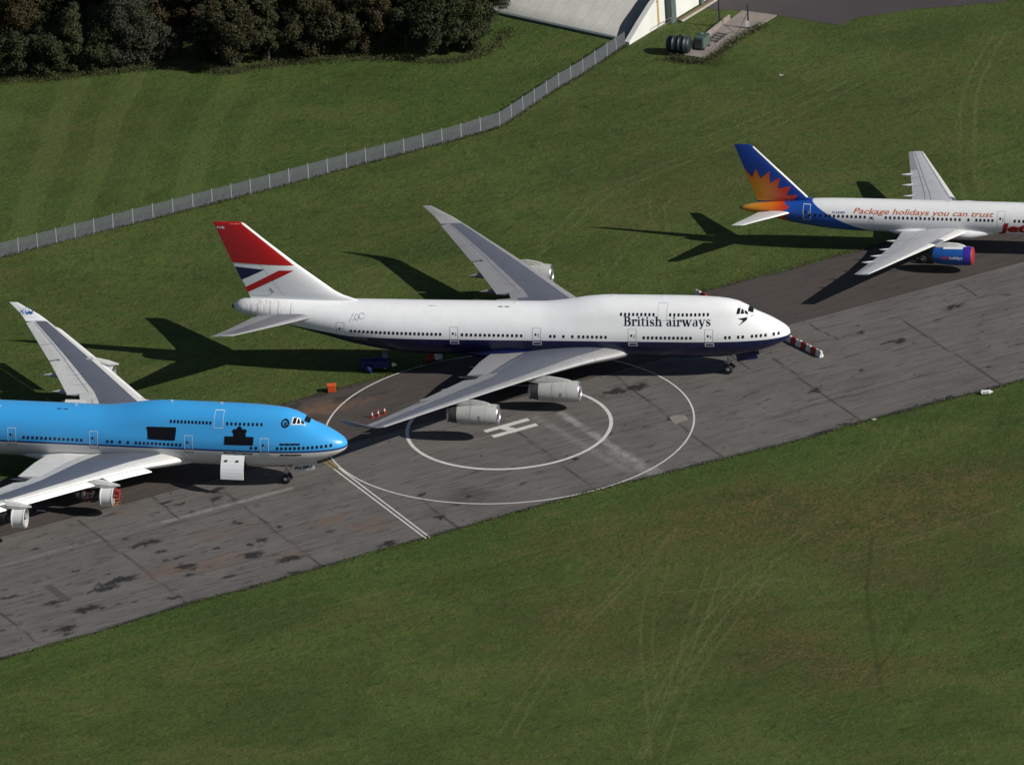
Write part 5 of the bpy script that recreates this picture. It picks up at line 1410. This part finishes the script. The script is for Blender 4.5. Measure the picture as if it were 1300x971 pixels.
slab_t('gable_wall', [(0, 0)] + [(t_, arch(t_) + .25) for t_ in np.linspace(0, 2 * ct, 28)] + [(2 * ct, 0)], .05, .5, M_['gable'], hang)
# raised white coping following the arch
bm = bmesh.new(); q0 = None; n = 28
cop = [(t_, arch(t_) + .25) for t_ in np.linspace(-.2, 2 * ct + .2, n)]
vs = []
for t_, z in cop:
    for a, dz in ((-.12, .0), (-.12, .35), (.6, .35), (.6, .0)):
        q = hp(t_, a, max(z, 0) + dz); vs.append(bm.verts.new((q[0] - HA.x, q[1] - HA.y, q[2])))
for i in range(n - 1):
    for k in range(4): bm.faces.new((vs[4 * i + k], vs[4 * i + (k + 1) % 4], vs[4 * i + 4 + (k + 1) % 4], vs[4 * i + 4 + k]))
bm.faces.new(vs[:4]); bm.faces.new(vs[-4:]); obj('gable_coping', bm, M_['gable'], hang)
slab_t('door_pillar', [(8.3, 0), (9.3, 0), (9.3, 4.9), (8.3, 4.9)], -.9, .04, M_['hdoor'], hang)
for k in range(3):
    t0 = 9.5 + 6.2 * k
    slab_t('sliding_door', [(t0, .1), (t0 + 5.5, .1), (t0 + 5.5, 4.9), (t0, 4.9)], -.42, -.12, M_['gable'], hang)
    slab_t('door_pillar', [(t0 + 5.55, 0), (t0 + 6.15, 0), (t0 + 6.15, 5.2), (t0 + 5.55, 5.2)], -.8, .03, M_['hdoor'], hang)
M_['brownt'] = paint('rusty_door_track', (0.16, 0.10, 0.07), .8, .3, 1)
M_['creamk'] = paint('cream_kerb', (0.45, 0.42, 0.35), .8, .3, 1)
slab_t('door_track', [(9.4, 0), (28, 0), (28, .16), (9.4, .16)], -1.4, -.95, M_['brownt'], hang)
slab_t('door_track', [(9.4, 0), (28, 0), (28, .12), (9.4, .12)], -1.75, -1.42, M_['creamk'], hang)
bm = bmesh.new()
for t_, z0, z1 in ((6.35, 4.3, 9), (6.75, 4.3, 9)):
    q = hp(t_, -.05, 0); tube(bm, (q[0] - HA.x, q[1] - HA.y, z0), (q[0] - HA.x, q[1] - HA.y, min(z1, arch(t_))), .09)
obj('drainpipe', bm, M_['hdoor'], hang)
M_['rust_stain'] = paint('ochre_stain', (0.42, 0.30, 0.10), .8, .4, 2)
slab_t('wall_stain', [(6.4, .3), (6.85, .2), (6.8, 4.0), (6.45, 4.1)], .03, .06, M_['rust_stain'], hang)
bm = bmesh.new()
for i, t_ in enumerate((5.0, 6.6, 8.0)):
    q = hp(t_, -1.0, 0); tube(bm, (q[0] - HA.x, q[1] - HA.y, 0), (q[0] - HA.x, q[1] - HA.y, 1.05), .04)
for z in (.55, 1.05):
    q = hp(5.0, -1.0, 0); r_ = hp(8.0, -1.0, 0); tube(bm, (q[0] - HA.x, q[1] - HA.y, z), (r_[0] - HA.x, r_[1] - HA.y, z), .035)
obj('handrail', bm, M_['metal'], hang)

# ------------------------------------------------------------------ fence
fence = empty('fence', (FENCE[0][0], FENCE[0][1], 0), 0, 'long galvanised steel palisade fence crossing the grass to the hangar', 'fence')
M_['galv'] = paint('galvanised_steel', (0.15, 0.165, 0.185), .55, .3, 1.5, metal=.2)
M_['galv_l'] = paint('pale_galvanised_post', (0.30, 0.32, 0.34), .5, .2, 1.5, metal=.2)
fp_ = [Vector(p) for p in FENCE]
fp_ = [fp_[0] + (fp_[0] - fp_[1]).normalized() * 14] + fp_
seg = []; 
for a, b in zip(fp_[:-1], fp_[1:]):
    L_ = (b - a).length; n = max(1, round(L_ / 2.75))
    for k in range(n): seg.append((a + (b - a) * k / n, a + (b - a) * (k + 1) / n))
o0 = Vector((FENCE[0][0], FENCE[0][1]))
for i, (a, b) in enumerate(seg):
    bm = bmesh.new(); d = (b - a); L_ = d.length; ang = math.atan2(d.y, d.x); a_ = a - o0; b_ = b - o0
    np_ = max(3, int(L_ / .15))
    for k in range(np_):
        p = a_ + (b_ - a_) * ((k + .5) / np_)
        box(bm, (p.x, p.y, 1.02 + .01 * ((k * 7) % 3)), (.095, .025, 1.92), rz=ang)
    m_ = (a_ + b_) / 2; nn = Vector((-d.y, d.x)).normalized() * .045
    for z in (.4, 1.62): box(bm, (m_.x + nn.x, m_.y + nn.y, z), (L_ - .1, .05, .06), rz=ang)
    obj('fence_panel', bm, M_['galv'], fence)
    bm = bmesh.new(); box(bm, (a_.x + nn.x * 1.0, a_.y + nn.y * 1.0, 1.08), (.09, .12, 2.12), rz=ang); obj('fence_post', bm, M_['galv_l'], fence)

# ------------------------------------------------------------------ fuel tanks on their slab
M_['conc'] = paint('old_concrete', (0.26, 0.225, 0.20), .9, .5, .7, streak=False)
sl = bmesh.new(); P4 = [(-25.3, 97.3), (-27.7, 98.1), (-22.6, 112.8), (-17.9, 111.4)]
a = [sl.verts.new((x, y, 0)) for x, y in P4]; b = [sl.verts.new((x, y, .14)) for x, y in P4]
sl.faces.new(b); sl.faces.new(a[::-1])
for k in range(4): sl.faces.new((a[k], a[(k + 1) % 4], b[(k + 1) % 4], b[k]))
so_ = obj('concrete_slab', sl, M_['conc'])
tag(so_, 'long pale concrete slab under the tanks leading to the apron', 'slab', kind='structure')
tag(so_, kind='structure')
fdir = R(71)
tk = empty('fuel_tank', (-28.6, 98.9, 0), R(-8), 'dark green horizontal cylinder tank on the grass end of the slab', 'tank')
M_['tank'] = paint('dark_green_tank', (0.010, 0.022, 0.024), .45, .3, 1.2)
bm = bmesh.new(); lathe(bm, [(-1.6, .02), (-1.58, .5), (-1.45, .95), (-1.25, 1.1), (-.75, 1.1), (-.74, 1.14), (-.66, 1.14), (-.65, 1.1), (.05, 1.1), (.06, 1.14), (.14, 1.14), (.15, 1.1), (.75, 1.1), (.76, 1.14), (.84, 1.14), (.85, 1.1), (1.25, 1.1), (1.45, .95), (1.58, .5), (1.6, .02)], (0, 0, 1.3), 30)
obj('tank_shell', bm, M_['tank'], tk, True)
bm = bmesh.new(); box(bm, (-.9, 0, .2), (.3, 1.6, .5)); box(bm, (.9, 0, .2), (.3, 1.6, .5)); obj('cradle', bm, M_['conc'], tk)
bm = bmesh.new(); tube(bm, (.3, 0, 2.35), (.3, 0, 2.6), .25); obj('filler_cap', bm, M_['tank'], tk)
bt = empty('fuel_box_tank', (-25.9, 100.6, .14), fdir, 'grey green ribbed box tank on the slab beside the dark cylinder', 'tank')
M_['tank2'] = paint('grey_green_tank', (0.10, 0.15, 0.13), .5, .35, 1.2)
bm = bmesh.new(); box(bm, (0, 0, .95), (2.0, 1.3, 1.4)); bevel(bm, .08, 2); obj('tank_shell', bm, M_['tank2'], bt)
bm = bmesh.new()
for k in range(5): box(bm, (-.8 + .4 * k, 0, .97), (.07, 1.38, 1.5))
obj('tank_ribs', bm, M_['tank2'], bt)
bm = bmesh.new()
for k in (-.7, .7): box(bm, (k, 0, .13), (.2, 1.4, .24))
obj('skid', bm, M_['darkmetal'], bt)
bm = bmesh.new(); box(bm, (.3, .2, 1.75), (.5, .4, .15)); obj('lid', bm, M_['tank2'], bt)
lw = bmesh.new(); d = Vector((5.1, 14.7)).normalized(); c0 = Vector((-27.75, 98.4)); 
mid = c0 + d * 6.2; box(lw, (mid.x, mid.y, .4), (12.0, .22, .8), rz=math.atan2(d.y, d.x)); bevel(lw, .02, 1)
tag(obj('low_wall', lw, M_['conc']), 'low concrete wall along the hangar side of the tank slab', 'wall')
def pole(x, y, h, label, grp=None):
    p = empty('pole', (x, y, .1), 0, label, 'pole', 'dark poles by the slab')
    bm = bmesh.new(); tube(bm, (0, 0, 0), (0, 0, h), .11, .08); tube(bm, (0, 0, h), (0, 0, h + .15), .15, .12); obj('shaft', bm, M_['tank'], p)
    bm = bmesh.new(); box(bm, (0, 0, .05), (.5, .5, .1)); obj('base_plate', bm, M_['darkmetal'], p)
    return p
p1 = pole(-24.7, 107.7, 3.5, 'dark upright pole on the hangar side of the slab')
p2 = pole(-20.9, 107.1, 3.1, 'dark upright pole with a white notice at its foot')
bm = bmesh.new(); box(bm, (-.12, -.14, .62), (.48, .04, .85)); obj('notice', bm, M_['white'], p2)
for p, dx in ((p1, -1.6), (p2, -1.2)):
    bm = bmesh.new(); tube(bm, (0, 0, 2.2), (dx, -2.2, .05), .035, seg=6); obj('stay', bm, M_['tank'], p)
gr = empty('scrap_frame', (-24.3, 103.6, .14), fdir, 'dark low metal frame lying flat on the slab', 'metal frame')
bm = bmesh.new()
for k in range(4): box(bm, (-1.2 + .8 * k, 0, .16), (.1, 1.3, .1))
for s_ in (-.6, .6): box(bm, (0, s_, .25), (2.8, .1, .1))
obj('frame_bars', bm, M_['darkmetal'], gr)

# ------------------------------------------------------------------ small things
M_['b_red'] = paint('red_plastic', (0.40, 0.025, 0.015), .5, .3, 2)
M_['b_white'] = paint('white_plastic', (0.72, 0.72, 0.70), .5, .3, 2)
def barrier(x, y, rz, col, label):
    b = empty('barrier', (x, y, .03), rz, label, 'barrier', 'red and white plastic barriers ahead of the white jumbo')
    L_ = .98; prof = [(-.30, 0), (-.30, .22), (-.17, .42), (-.12, .86), (.12, .86), (.17, .42), (.30, .22), (.30, 0)]
    bm = bmesh.new(); f0 = [bm.verts.new((-L_ / 2 + .02, a, z)) for a, z in prof]; f1 = [bm.verts.new((L_ / 2 - .02, a, z)) for a, z in prof]
    bm.faces.new(f0); bm.faces.new(f1[::-1])
    for k in range(8): bm.faces.new((f0[k], f1[k], f1[(k + 1) % 8], f0[(k + 1) % 8]))
    bevel(bm, .025, 2); obj('body', bm, M_['b_red'] if col == 'r' else M_['b_white'], b)
    bm = bmesh.new(); tube(bm, (0, 0, .86), (0, 0, .92), .08); obj('filler_cap', bm, M_['black'], b)
    bm = bmesh.new(); box(bm, (L_ / 2, 0, .5), (.07, .12, .5)); obj('connector', bm, M_['b_red'] if col == 'r' else M_['b_white'], b)
    return b
A0 = Vector((-2.05, 9.75)); A1 = Vector((2.95, 4.75)); ang = math.atan2(A1.y - A0.y, A1.x - A0.x)
ordn = ['first', 'second', 'third', 'fourth', 'fifth', 'sixth', 'seventh']
for k in range(7):
    p = A0 + (A1 - A0) * ((k + .5) / 7); c = 'w' if k % 2 == 0 else 'r'
    lab = '%s plastic barrier, %s in the row counted from under the white jumbo nose' % ('white' if c == 'w' else 'red', ordn[k])
    if k == 6: lab = 'white plastic barrier at the open outer end of the red and white row'
    barrier(p.x, p.y, ang + (.12 if k == 2 else -.06 if k == 4 else 0), c, lab)
barrier(-14.9, 22.6, ang, 'w', 'white plastic barrier showing above the white jumbo upper deck roof')
barrier(-14.1, 21.8, ang, 'r', 'red plastic barrier showing above the white jumbo upper deck roof')
barrier(-45.2, 2.6, R(20), 'r', 'red plastic barrier in the shadow behind the white jumbo wing')
barrier(-44.2, 2.95, R(22), 'w', 'white plastic barrier in the shadow behind the white jumbo wing')
def cone(x, y, label):
    c = empty('traffic_cone', (x, y, .03), random.uniform(0, 1), label, 'traffic cone', 'traffic cones behind the white jumbo near wing')
    bm = bmesh.new(); box(bm, (0, 0, .03), (.45, .45, .06)); obj('base', bm, M_['b_red'], c)
    bm = bmesh.new(); lathe(bm, [(.06, .17), (.35, .13)], (0, 0, 0), 16, 'Z'); lathe(bm, [(.62, .08), (.82, .05), (.83, .01)], (0, 0, 0), 16, 'Z'); obj('shell', bm, M_['b_red'], c, True)
    bm = bmesh.new(); lathe(bm, [(.35, .135), (.62, .085)], (0, 0, 0), 16, 'Z'); obj('reflective_band', bm, M_['b_white'], c, True)
cone(-49.5, -14.7, 'leftmost of the three red and white traffic cones by the wingtip')
cone(-48.85, -14.15, 'middle one of the three red and white traffic cones by the wingtip')
cone(-48.2, -13.4, 'rightmost of the three red and white traffic cones, nearest the wing')
# orange crate
M_['orange'] = paint('orange_plastic', (0.62, 0.10, 0.02), .5, .2, 2)
oc = empty('orange_crate', (-55.75, -7.1, .03), R(12), 'bright orange ribbed box standing at the grass edge', 'crate')
bm = bmesh.new(); box(bm, (0, 0, .42), (1.05, .8, .84)); bevel(bm, .05, 2); obj('body', bm, M_['orange'], oc)
bm = bmesh.new()
for k in range(5): box(bm, (-.4 + .2 * k, 0, .45), (.05, .86, .7))
obj('ribs', bm, M_['orange'], oc)
bm = bmesh.new(); box(bm, (0, 0, .88), (1.12, .88, .08)); bevel(bm, .02, 1); obj('lid', bm, M_['orange'], oc)
# blue covered stand under the tail
M_['tarp'] = paint('blue_tarpaulin', (0.005, 0.014, 0.11), .6, .3, 1.5)
M_['cov_grey'] = paint('grey_cover', (0.16, 0.18, 0.20), .6, .3, 1.5)
bs = empty('equipment_trailer', (-51.3, -.2, 0), R(8), 'blue tarpaulin covered trailer in the shadow under the white jumbo tail', 'trailer')
V = []; F = []; n = 14; m = 10
for i in range(n + 1):
    for j in range(m + 1):
        x = -1.9 + 3.4 * i / n; a = PI * j / m; y = -.75 * math.cos(a); z = .45 + 1.05 * math.sin(a)**.6 + .10 * mnoise.noise(Vector((x * 1.7, y * 2, 3.1)))
        V.append((x, y + .06 * mnoise.noise(Vector((x * 2, z, 1))), z))
for i in range(n):
    for j in range(m): q = i * (m + 1) + j; F.append((q, q + 1, q + m + 2, q + m + 1))
F.append(tuple(range(m + 1))); F.append(tuple(n * (m + 1) + j for j in reversed(range(m + 1))))
bm = bmesh.new(); vs = [bm.verts.new(v) for v in V]
for f in F: bm.faces.new([vs[i] for i in f])
obj('tarpaulin', bm, M_['tarp'], bs)
bm = bmesh.new(); lathe(bm, [(-.45, .05), (-.45, .42), (.0, .46), (.45, .42), (.45, .05)], (-.9, -.95, .5), 18, 'Z'); obj('drum', bm, M_['tarp'], bs, True)
bm = bmesh.new(); lathe(bm, [(-.35, .05), (-.33, .5), (0, .6), (.33, .5), (.35, .05)], (1.1, .35, 1.65), 20, 'X'); obj('grey_cover', bm, M_['cov_grey'], bs, True)
bm = bmesh.new(); box(bm, (-.2, 0, .38), (3.4, 1.2, .12)); tube(bm, (1.5, 0, .38), (2.5, -.1, .45), .05); obj('chassis', bm, M_['darkmetal'], bs)
for x in (-1.3, 1.0):
    for y in (-.6, .6): wheel('wheel', (x, y, .28), .28, .16, bs)
bm = bmesh.new(); lathe(bm, [(-.3, .26), (.05, .18), (.3, .02)], (2.2, -.15, .55), 14, 'X'); obj('white_coupling', bm, M_['white'], bs)
# markers at the tarmac edge
sg = empty('marker_board', (24.5, -5.6, 0), R(8), 'white marker board on the grass edge at the right', 'sign')
bm = bmesh.new(); box(bm, (0, 0, .34), (1.15, .34, .46), rx=R(-18)); bevel(bm, .03, 1); obj('board', bm, M_['white'], sg)
bm = bmesh.new()
for k in range(4): box(bm, (-.3 + .2 * k, -.2, .36), (.07, .02, .2), rx=R(-18))
obj('legend', bm, M_['black'], sg)
bm = bmesh.new()
for s_ in (-.4, .4): box(bm, (s_, 0, .06), (.08, .3, .14))
obj('feet', bm, M_['darkmetal'], sg)
bm = bmesh.new(); tube(bm, (.55, 0, .35), (.85, 0, .3), .12, .06); obj('lamp', bm, M_['white'], sg)
def rubble(x, y, s, label, n=5):
    bm = bmesh.new()
    for k in range(n):
        v = bmesh.ops.create_icosphere(bm, subdivisions=1, radius=s * random.uniform(.25, .5), matrix=Matrix.Translation((random.uniform(-s, s), random.uniform(-s, s) * .6, .06)) @ Matrix.Diagonal((1, .8, .5, 1)))['verts']
        for q in v: q.co += Vector([random.uniform(-.05, .05) for _ in range(3)])
    o = obj('rubble', bm, M_['creamk']); o.location = (x, y, 0); tag(o, label, 'rubble')
rubble(11.8, -13.4, .5, 'small pale rubble pile on the tarmac edge below the barriers')
rubble(-14.5, 92.0, .4, 'small white scrap lying on the far grass near the tanks', 3)

# ------------------------------------------------------------------ trees and scrub
def leaf_mat(name, a, b, c_):
    t = NT(name); v = t.coord(); n = t.noise(v, .7, 4, .7); n2 = t.noise(v, 3.5, 5, .8)
    g = t.node('ShaderNodeNewGeometry')
    c = t.mix(t.step(n, .35, .65), a, b); c = t.mix(t.math('MULTIPLY', t.step(n2, .52, .75), .7), c, c_)
    c = t.mix(t.math('MULTIPLY', g.outputs['Random Per Island'], .4), c, tuple(q * .5 for q in a))
    return t.out(c, .75, 0, .25)
LM = {
    'dark': leaf_mat('dark_green_leaves', (0.022, 0.034, 0.012), (0.034, 0.044, 0.015), (0.052, 0.060, 0.022)),
    'green': leaf_mat('mid_green_leaves', (0.030, 0.040, 0.014), (0.044, 0.052, 0.018), (0.066, 0.070, 0.026)),
    'grey': leaf_mat('grey_green_leaves', (0.036, 0.040, 0.024), (0.046, 0.048, 0.028), (0.060, 0.060, 0.034)),
    'tuft': leaf_mat('tuft_blades', (0.045, 0.068, 0.018), (0.080, 0.100, 0.030), (0.14, 0.135, 0.055)),
    'scrub': leaf_mat('rank_weed_leaves', (0.05, 0.06, 0.022), (0.075, 0.078, 0.032), (0.13, 0.12, 0.06)),
    'brown': leaf_mat('browning_leaves', (0.032, 0.034, 0.014), (0.044, 0.042, 0.017), (0.072, 0.062, 0.025)),
    'orange': leaf_mat('autumn_orange_leaves', (0.040, 0.033, 0.014), (0.058, 0.042, 0.017), (0.085, 0.056, 0.023))}
M_['bark'] = paint('bark', (0.07, 0.055, 0.04), .9, .4, 2)

def crown_mesh(seed, rx, rz, h0, kind, nclump, leaves, conic=0.0, size=.2):
    r = random.Random(seed); V = []; F = []
    cl = []
    for i in range(nclump):
        for _ in range(40):
            u = Vector((r.uniform(-1, 1), r.uniform(-1, 1), r.uniform(-1, 1)))
            if .2 < u.length < 1: break
        k = 1 - conic * (u.z * .5 + .5)
        cl.append((Vector((u.x * rx * k, u.y * rx * k, h0 + rz * (1 + u.z))), r.uniform(.5, 1.1) * (.36 * rx + .1)))
    for c, cr in cl:
        for i in range(leaves):
            d = Vector((r.gauss(0, 1), r.gauss(0, 1), r.gauss(0, 1))).normalized()
            p = c + Vector((d.x * cr, d.y * cr, d.z * cr * .8)) * r.uniform(.6, 1.08)
            if p.z < .1: p.z = .1 + r.random() * .4
            nrm = (d + Vector((r.uniform(-.8, .8), r.uniform(-.8, .8), r.uniform(-.5, .9)))).normalized()
            q = nrm.to_track_quat('Z', 'Y') ; s = size * r.uniform(.5, 1.25); a = r.uniform(0, 6.3)
            base = len(V)
            for k in range(4):
                an = a + PI / 2 * k; rr = s * (.75 if k % 2 else .5)
                V.append(p + q @ Vector((rr * math.cos(an), rr * math.sin(an), 0)))
            F.append((base, base + 1, base + 2, base + 3))
    me = bpy.data.meshes.new('crown'); me.from_pydata([tuple(v) for v in V], [], F); me.materials.append(LM[kind]); me.update()
    return me
def trunk_mesh(seed, h, rx):
    r = random.Random(seed + 99); bm = bmesh.new()
    tube(bm, (0, 0, -.1), (.1, .05, h * .45), .22, .15, 9); tube(bm, (.1, .05, h * .44), (.05, 0, h * .85), .15, .05, 8)
    for k in range(6):
        a = r.uniform(0, 6.28); z = h * r.uniform(.2, .55); L_ = rx * r.uniform(.5, .8)
        tube(bm, (.08, .04, z), (L_ * math.cos(a), L_ * math.sin(a), z + L_ * .7), .08, .025, 6)
    me = bpy.data.meshes.new('trunk'); bm.to_mesh(me); bm.free(); me.materials.append(M_['bark']); return me
def tree(x, y, rx, h, kind, label, seed, name='tree', cat='tree', group=None, conic=0.0, h0=None, dens=1.0):
    e = empty(name, (x, y, 0), 0, label, cat, group)
    hb = (.12 * h if h0 is None else h0); rz = (h - hb) / 2
    n = int(52 * dens * max(.8, (rx / 3)**1.2 * (h / 9)))
    link('crown', crown_mesh(seed, rx, rz, hb, kind, n, 260, conic), None, e)
    link('trunk', trunk_mesh(seed, h, rx), None, e)
    return e
G1 = 'trees along the front of the wood'
T = [(-112.6, 90.5, 3.2, 5.5, 'dark', 'low dark bush at the left end of the wood'),
     (-108.4, 90.6, 2.9, 6.2, 'dark', 'dark rounded bush beside the leftmost bush'),
     (-105.3, 91.6, 2.5, 9.0, 'green', 'pale topped conical tree near the left end of the wood'),
     (-102.6, 92.0, 2.4, 6.8, 'dark', 'dark bush between the conical tree and the grey green tree'),
     (-98.6, 93.6, 3.5, 10.0, 'grey', 'wide grey green tree at the wood edge'),
     (-94.6, 95.8, 2.6, 4.6, 'grey', 'small grey bush right of the wide grey green tree'),
     (-84.8, 93.4, 3.3, 9.4, 'brown', 'tree with yellow brown leaves bulging forward over the grass'),
     (-81.0, 95.3, 2.1, 10.0, 'green', 'slender green tree beside the bulging yellow brown one'),
     (-88.8, 96.0, 2.4, 7.5, 'dark', 'dark bush left of the bulging yellow brown tree'),
     (-76.3, 97.0, 3.3, 9.8, 'brown', 'broad tree with dull brown leaves in the middle of the wood'),
     (-71.9, 97.9, 3.0, 8.6, 'brown', 'second broad brown leaved tree from the middle of the wood'),
     (-68.2, 98.6, 2.8, 9.5, 'orange', 'tree with tawny orange leaves right of the brown ones'),
     (-63.8, 98.9, 2.6, 8.0, 'dark', 'dark green tree in the shade right of the tawny tree'),
     (-59.6, 98.2, 3.4, 8.8, 'dark', 'big round dark green tree near the right end of the wood'),
     (-56.4, 99.8, 3.1, 9.8, 'green', 'round mid green tree near the hangar roof'),
     (-54.8, 105.0, 3.3, 9.4, 'dark', 'rightmost dark tree of the wood against the hangar roof')]
for i, (x, y, rx, h, k, lab) in enumerate(T): tree(x, y, rx, h, k, lab, 100 + i, group=G1, conic=.55 if 'conical' in lab else .1, h0=.2)
T2 = [(-114.5, 98, 4, 13, 'orange', 'autumn orange tree at the top left corner'), (-96.5, 100.5, 3.8, 13, 'orange', 'reddish autumn tree behind the wide grey green tree'), (-91.0, 101, 3.6, 12, 'orange', 'autumn tree with rusty boughs over the dark gap')]
for i, (x, y, rx, h, k, lab) in enumerate(T2): tree(x, y, rx, h, k, lab, 200 + i, group='autumn trees behind the wood edge', h0=3.5, conic=.1)
protos = {}
for i in range(34):
    x = -120 + 4.6 * (i % 15) + random.uniform(-1, 1); y = 103.5 + 6 * (i // 15) + random.uniform(-1, 1)
    if -109 < x < -102 and y < 106: continue
    if x > -57 and y < 112: continue
    k = ['dark', 'dark', 'brown', 'green'][i % 4] if not (-112 < x < -100) else 'dark'
    if k not in protos:
        protos[k] = tree(x, y, 3.6, 12.5, k, 'tree standing deeper in the wood with %s leaves' % {'dark': 'dark green', 'brown': 'brown', 'green': 'mid green'}[k], 300 + i, group='trees deeper in the wood, %s' % k, h0=1.5)
    else:
        e = copy_tree(protos[k]); e.location = (x, y, 0); e.rotation_euler.z = random.uniform(0, 6.28); s = random.uniform(.85, 1.2); e.scale = (s, s, s)
# rank grass and brambles
def scrub(name, pts, wd, n, kind, label, zmax=.5, seed=5):
    r = random.Random(seed); V = []; F = []
    P = smooth_line(pts, 6)
    for i in range(n):
        k = r.randrange(len(P) - 1); t_ = r.random(); p = P[k] * (1 - t_) + P[k + 1] * t_
        x = p[0] + r.gauss(0, wd); y = p[1] + r.gauss(0, wd); z = r.random()**1.5 * zmax
        nrm = Vector((r.uniform(-1, 1), r.uniform(-1, 1), r.uniform(.1, 1))).normalized(); q = nrm.to_track_quat('Z', 'Y'); s = r.uniform(.05, .17); a = r.uniform(0, 6.3); b0 = len(V)
        for k in range(4): V.append(Vector((x, y, z + .05)) + q @ Vector((s * (.8 if k % 2 else .4) * math.cos(a + PI / 2 * k), s * (.8 if k % 2 else .4) * math.sin(a + PI / 2 * k), 0)))
        F.append((b0, b0 + 1, b0 + 2, b0 + 3))
    o = pyd(name, V, F, LM[kind]); tag(o, label, 'scrub', kind='stuff'); return o
scrub('undergrowth', [(-117, 87.3), (-109.8, 88.3), (-105.4, 89.6), (-99.6, 91.4), (-94.7, 93.0), (-90.3, 92.7), (-85.6, 91.4), (-81.8, 93.4), (-76.9, 94.8), (-71.9, 95.8), (-64.1, 96.1), (-57.2, 95.6), (-53.0, 99.4), (-51.5, 106)], .6, 16000, 'scrub', 'rank grass and brambles along the foot of the wood', .6)
scrub('fence_weeds', [(q[0] + .1, q[1] - .1) for q in FENCE], .16, 5000, 'scrub', 'thin uncut grass along the foot of the fence', .35, 9)
_e = [uv2xy(u, float(near_v(np.array([u]))[0]) - .15) for u in range(-120, 50, 3)]
scrub('edge_weeds', _e, .28, 6000, 'scrub', 'ragged grass creeping over the near edge of the taxiway', .12, 10)
_e = [uv2xy(u, 28.25) for u in range(-70, 50, 3)]
scrub('edge_weeds', _e, .3, 3000, 'scrub', 'ragged grass creeping over the far edge of the brown strip', .12, 11)
def tufts(n, seed):
    g = np.random.default_rng(seed); X = g.uniform(-125, 48, n); Y = g.uniform(-115, 112, n)
    u, v_ = xy2uv(X, Y); keep = ((v_ < near_v(u) - .6) | (v_ > 29.3)) & ~((Y > fence_y(X) - .5) & (X > -38)) & ~((X > -30) & (X < -16) & (Y > 94)) & (Y < 110)
    keep &= (g.random(n) < np.clip((48 - X) / 6, 0, 1))
    dens = (.30 * vnoise(X, Y, 5, 31) * vnoise(X, Y, 1.4, 32) + .5 * a_brown(X, Y, None, None)) * np.where(Y < 25, 1.0, .12)
    keep &= g.random(n) < dens; X = X[keep]; Y = Y[keep]; n = len(X)
    V = np.zeros((n, 3, 3, 3))
    for b in range(3):
        a = g.uniform(0, 6.28, n); h = g.uniform(.02, .075, n); wd = g.uniform(.05, .13, n); ln = g.uniform(-.15, .15, (n, 2))
        ox = X + g.uniform(-.1, .1, n); oy = Y + g.uniform(-.1, .1, n)
        V[:, b, 0] = np.stack([ox - wd * np.cos(a), oy - wd * np.sin(a), np.zeros(n)], -1)
        V[:, b, 1] = np.stack([ox + wd * np.cos(a), oy + wd * np.sin(a), np.zeros(n)], -1)
        V[:, b, 2] = np.stack([ox + ln[:, 0], oy + ln[:, 1], h], -1)
    V = V.reshape(-1, 3); me = bpy.data.meshes.new('grass_tufts'); m = len(V)
    me.vertices.add(m); me.vertices.foreach_set('co', V.ravel()); me.loops.add(m); me.loops.foreach_set('vertex_index', np.arange(m, dtype=np.int32))
    me.polygons.add(m // 3); me.polygons.foreach_set('loop_start', np.arange(0, m, 3, dtype=np.int32)); me.polygons.foreach_set('loop_total', np.full(m // 3, 3, np.int32)); me.update(calc_edges=True)
    o = link('grass_tufts', me, LM['tuft']); tag(o, 'short uneven tufts standing in the mown grass', 'grass', kind='stuff')
tufts(150000, 77)
scrub('weeds', [(-29.5, 97.2), (-27.2, 96.4), (-24.6, 96.4), (-23.2, 100), (-21.6, 104), (-19.2, 108)], .45, 5000, 'scrub', 'coarse weeds round the end of the tank slab', .5, 8)
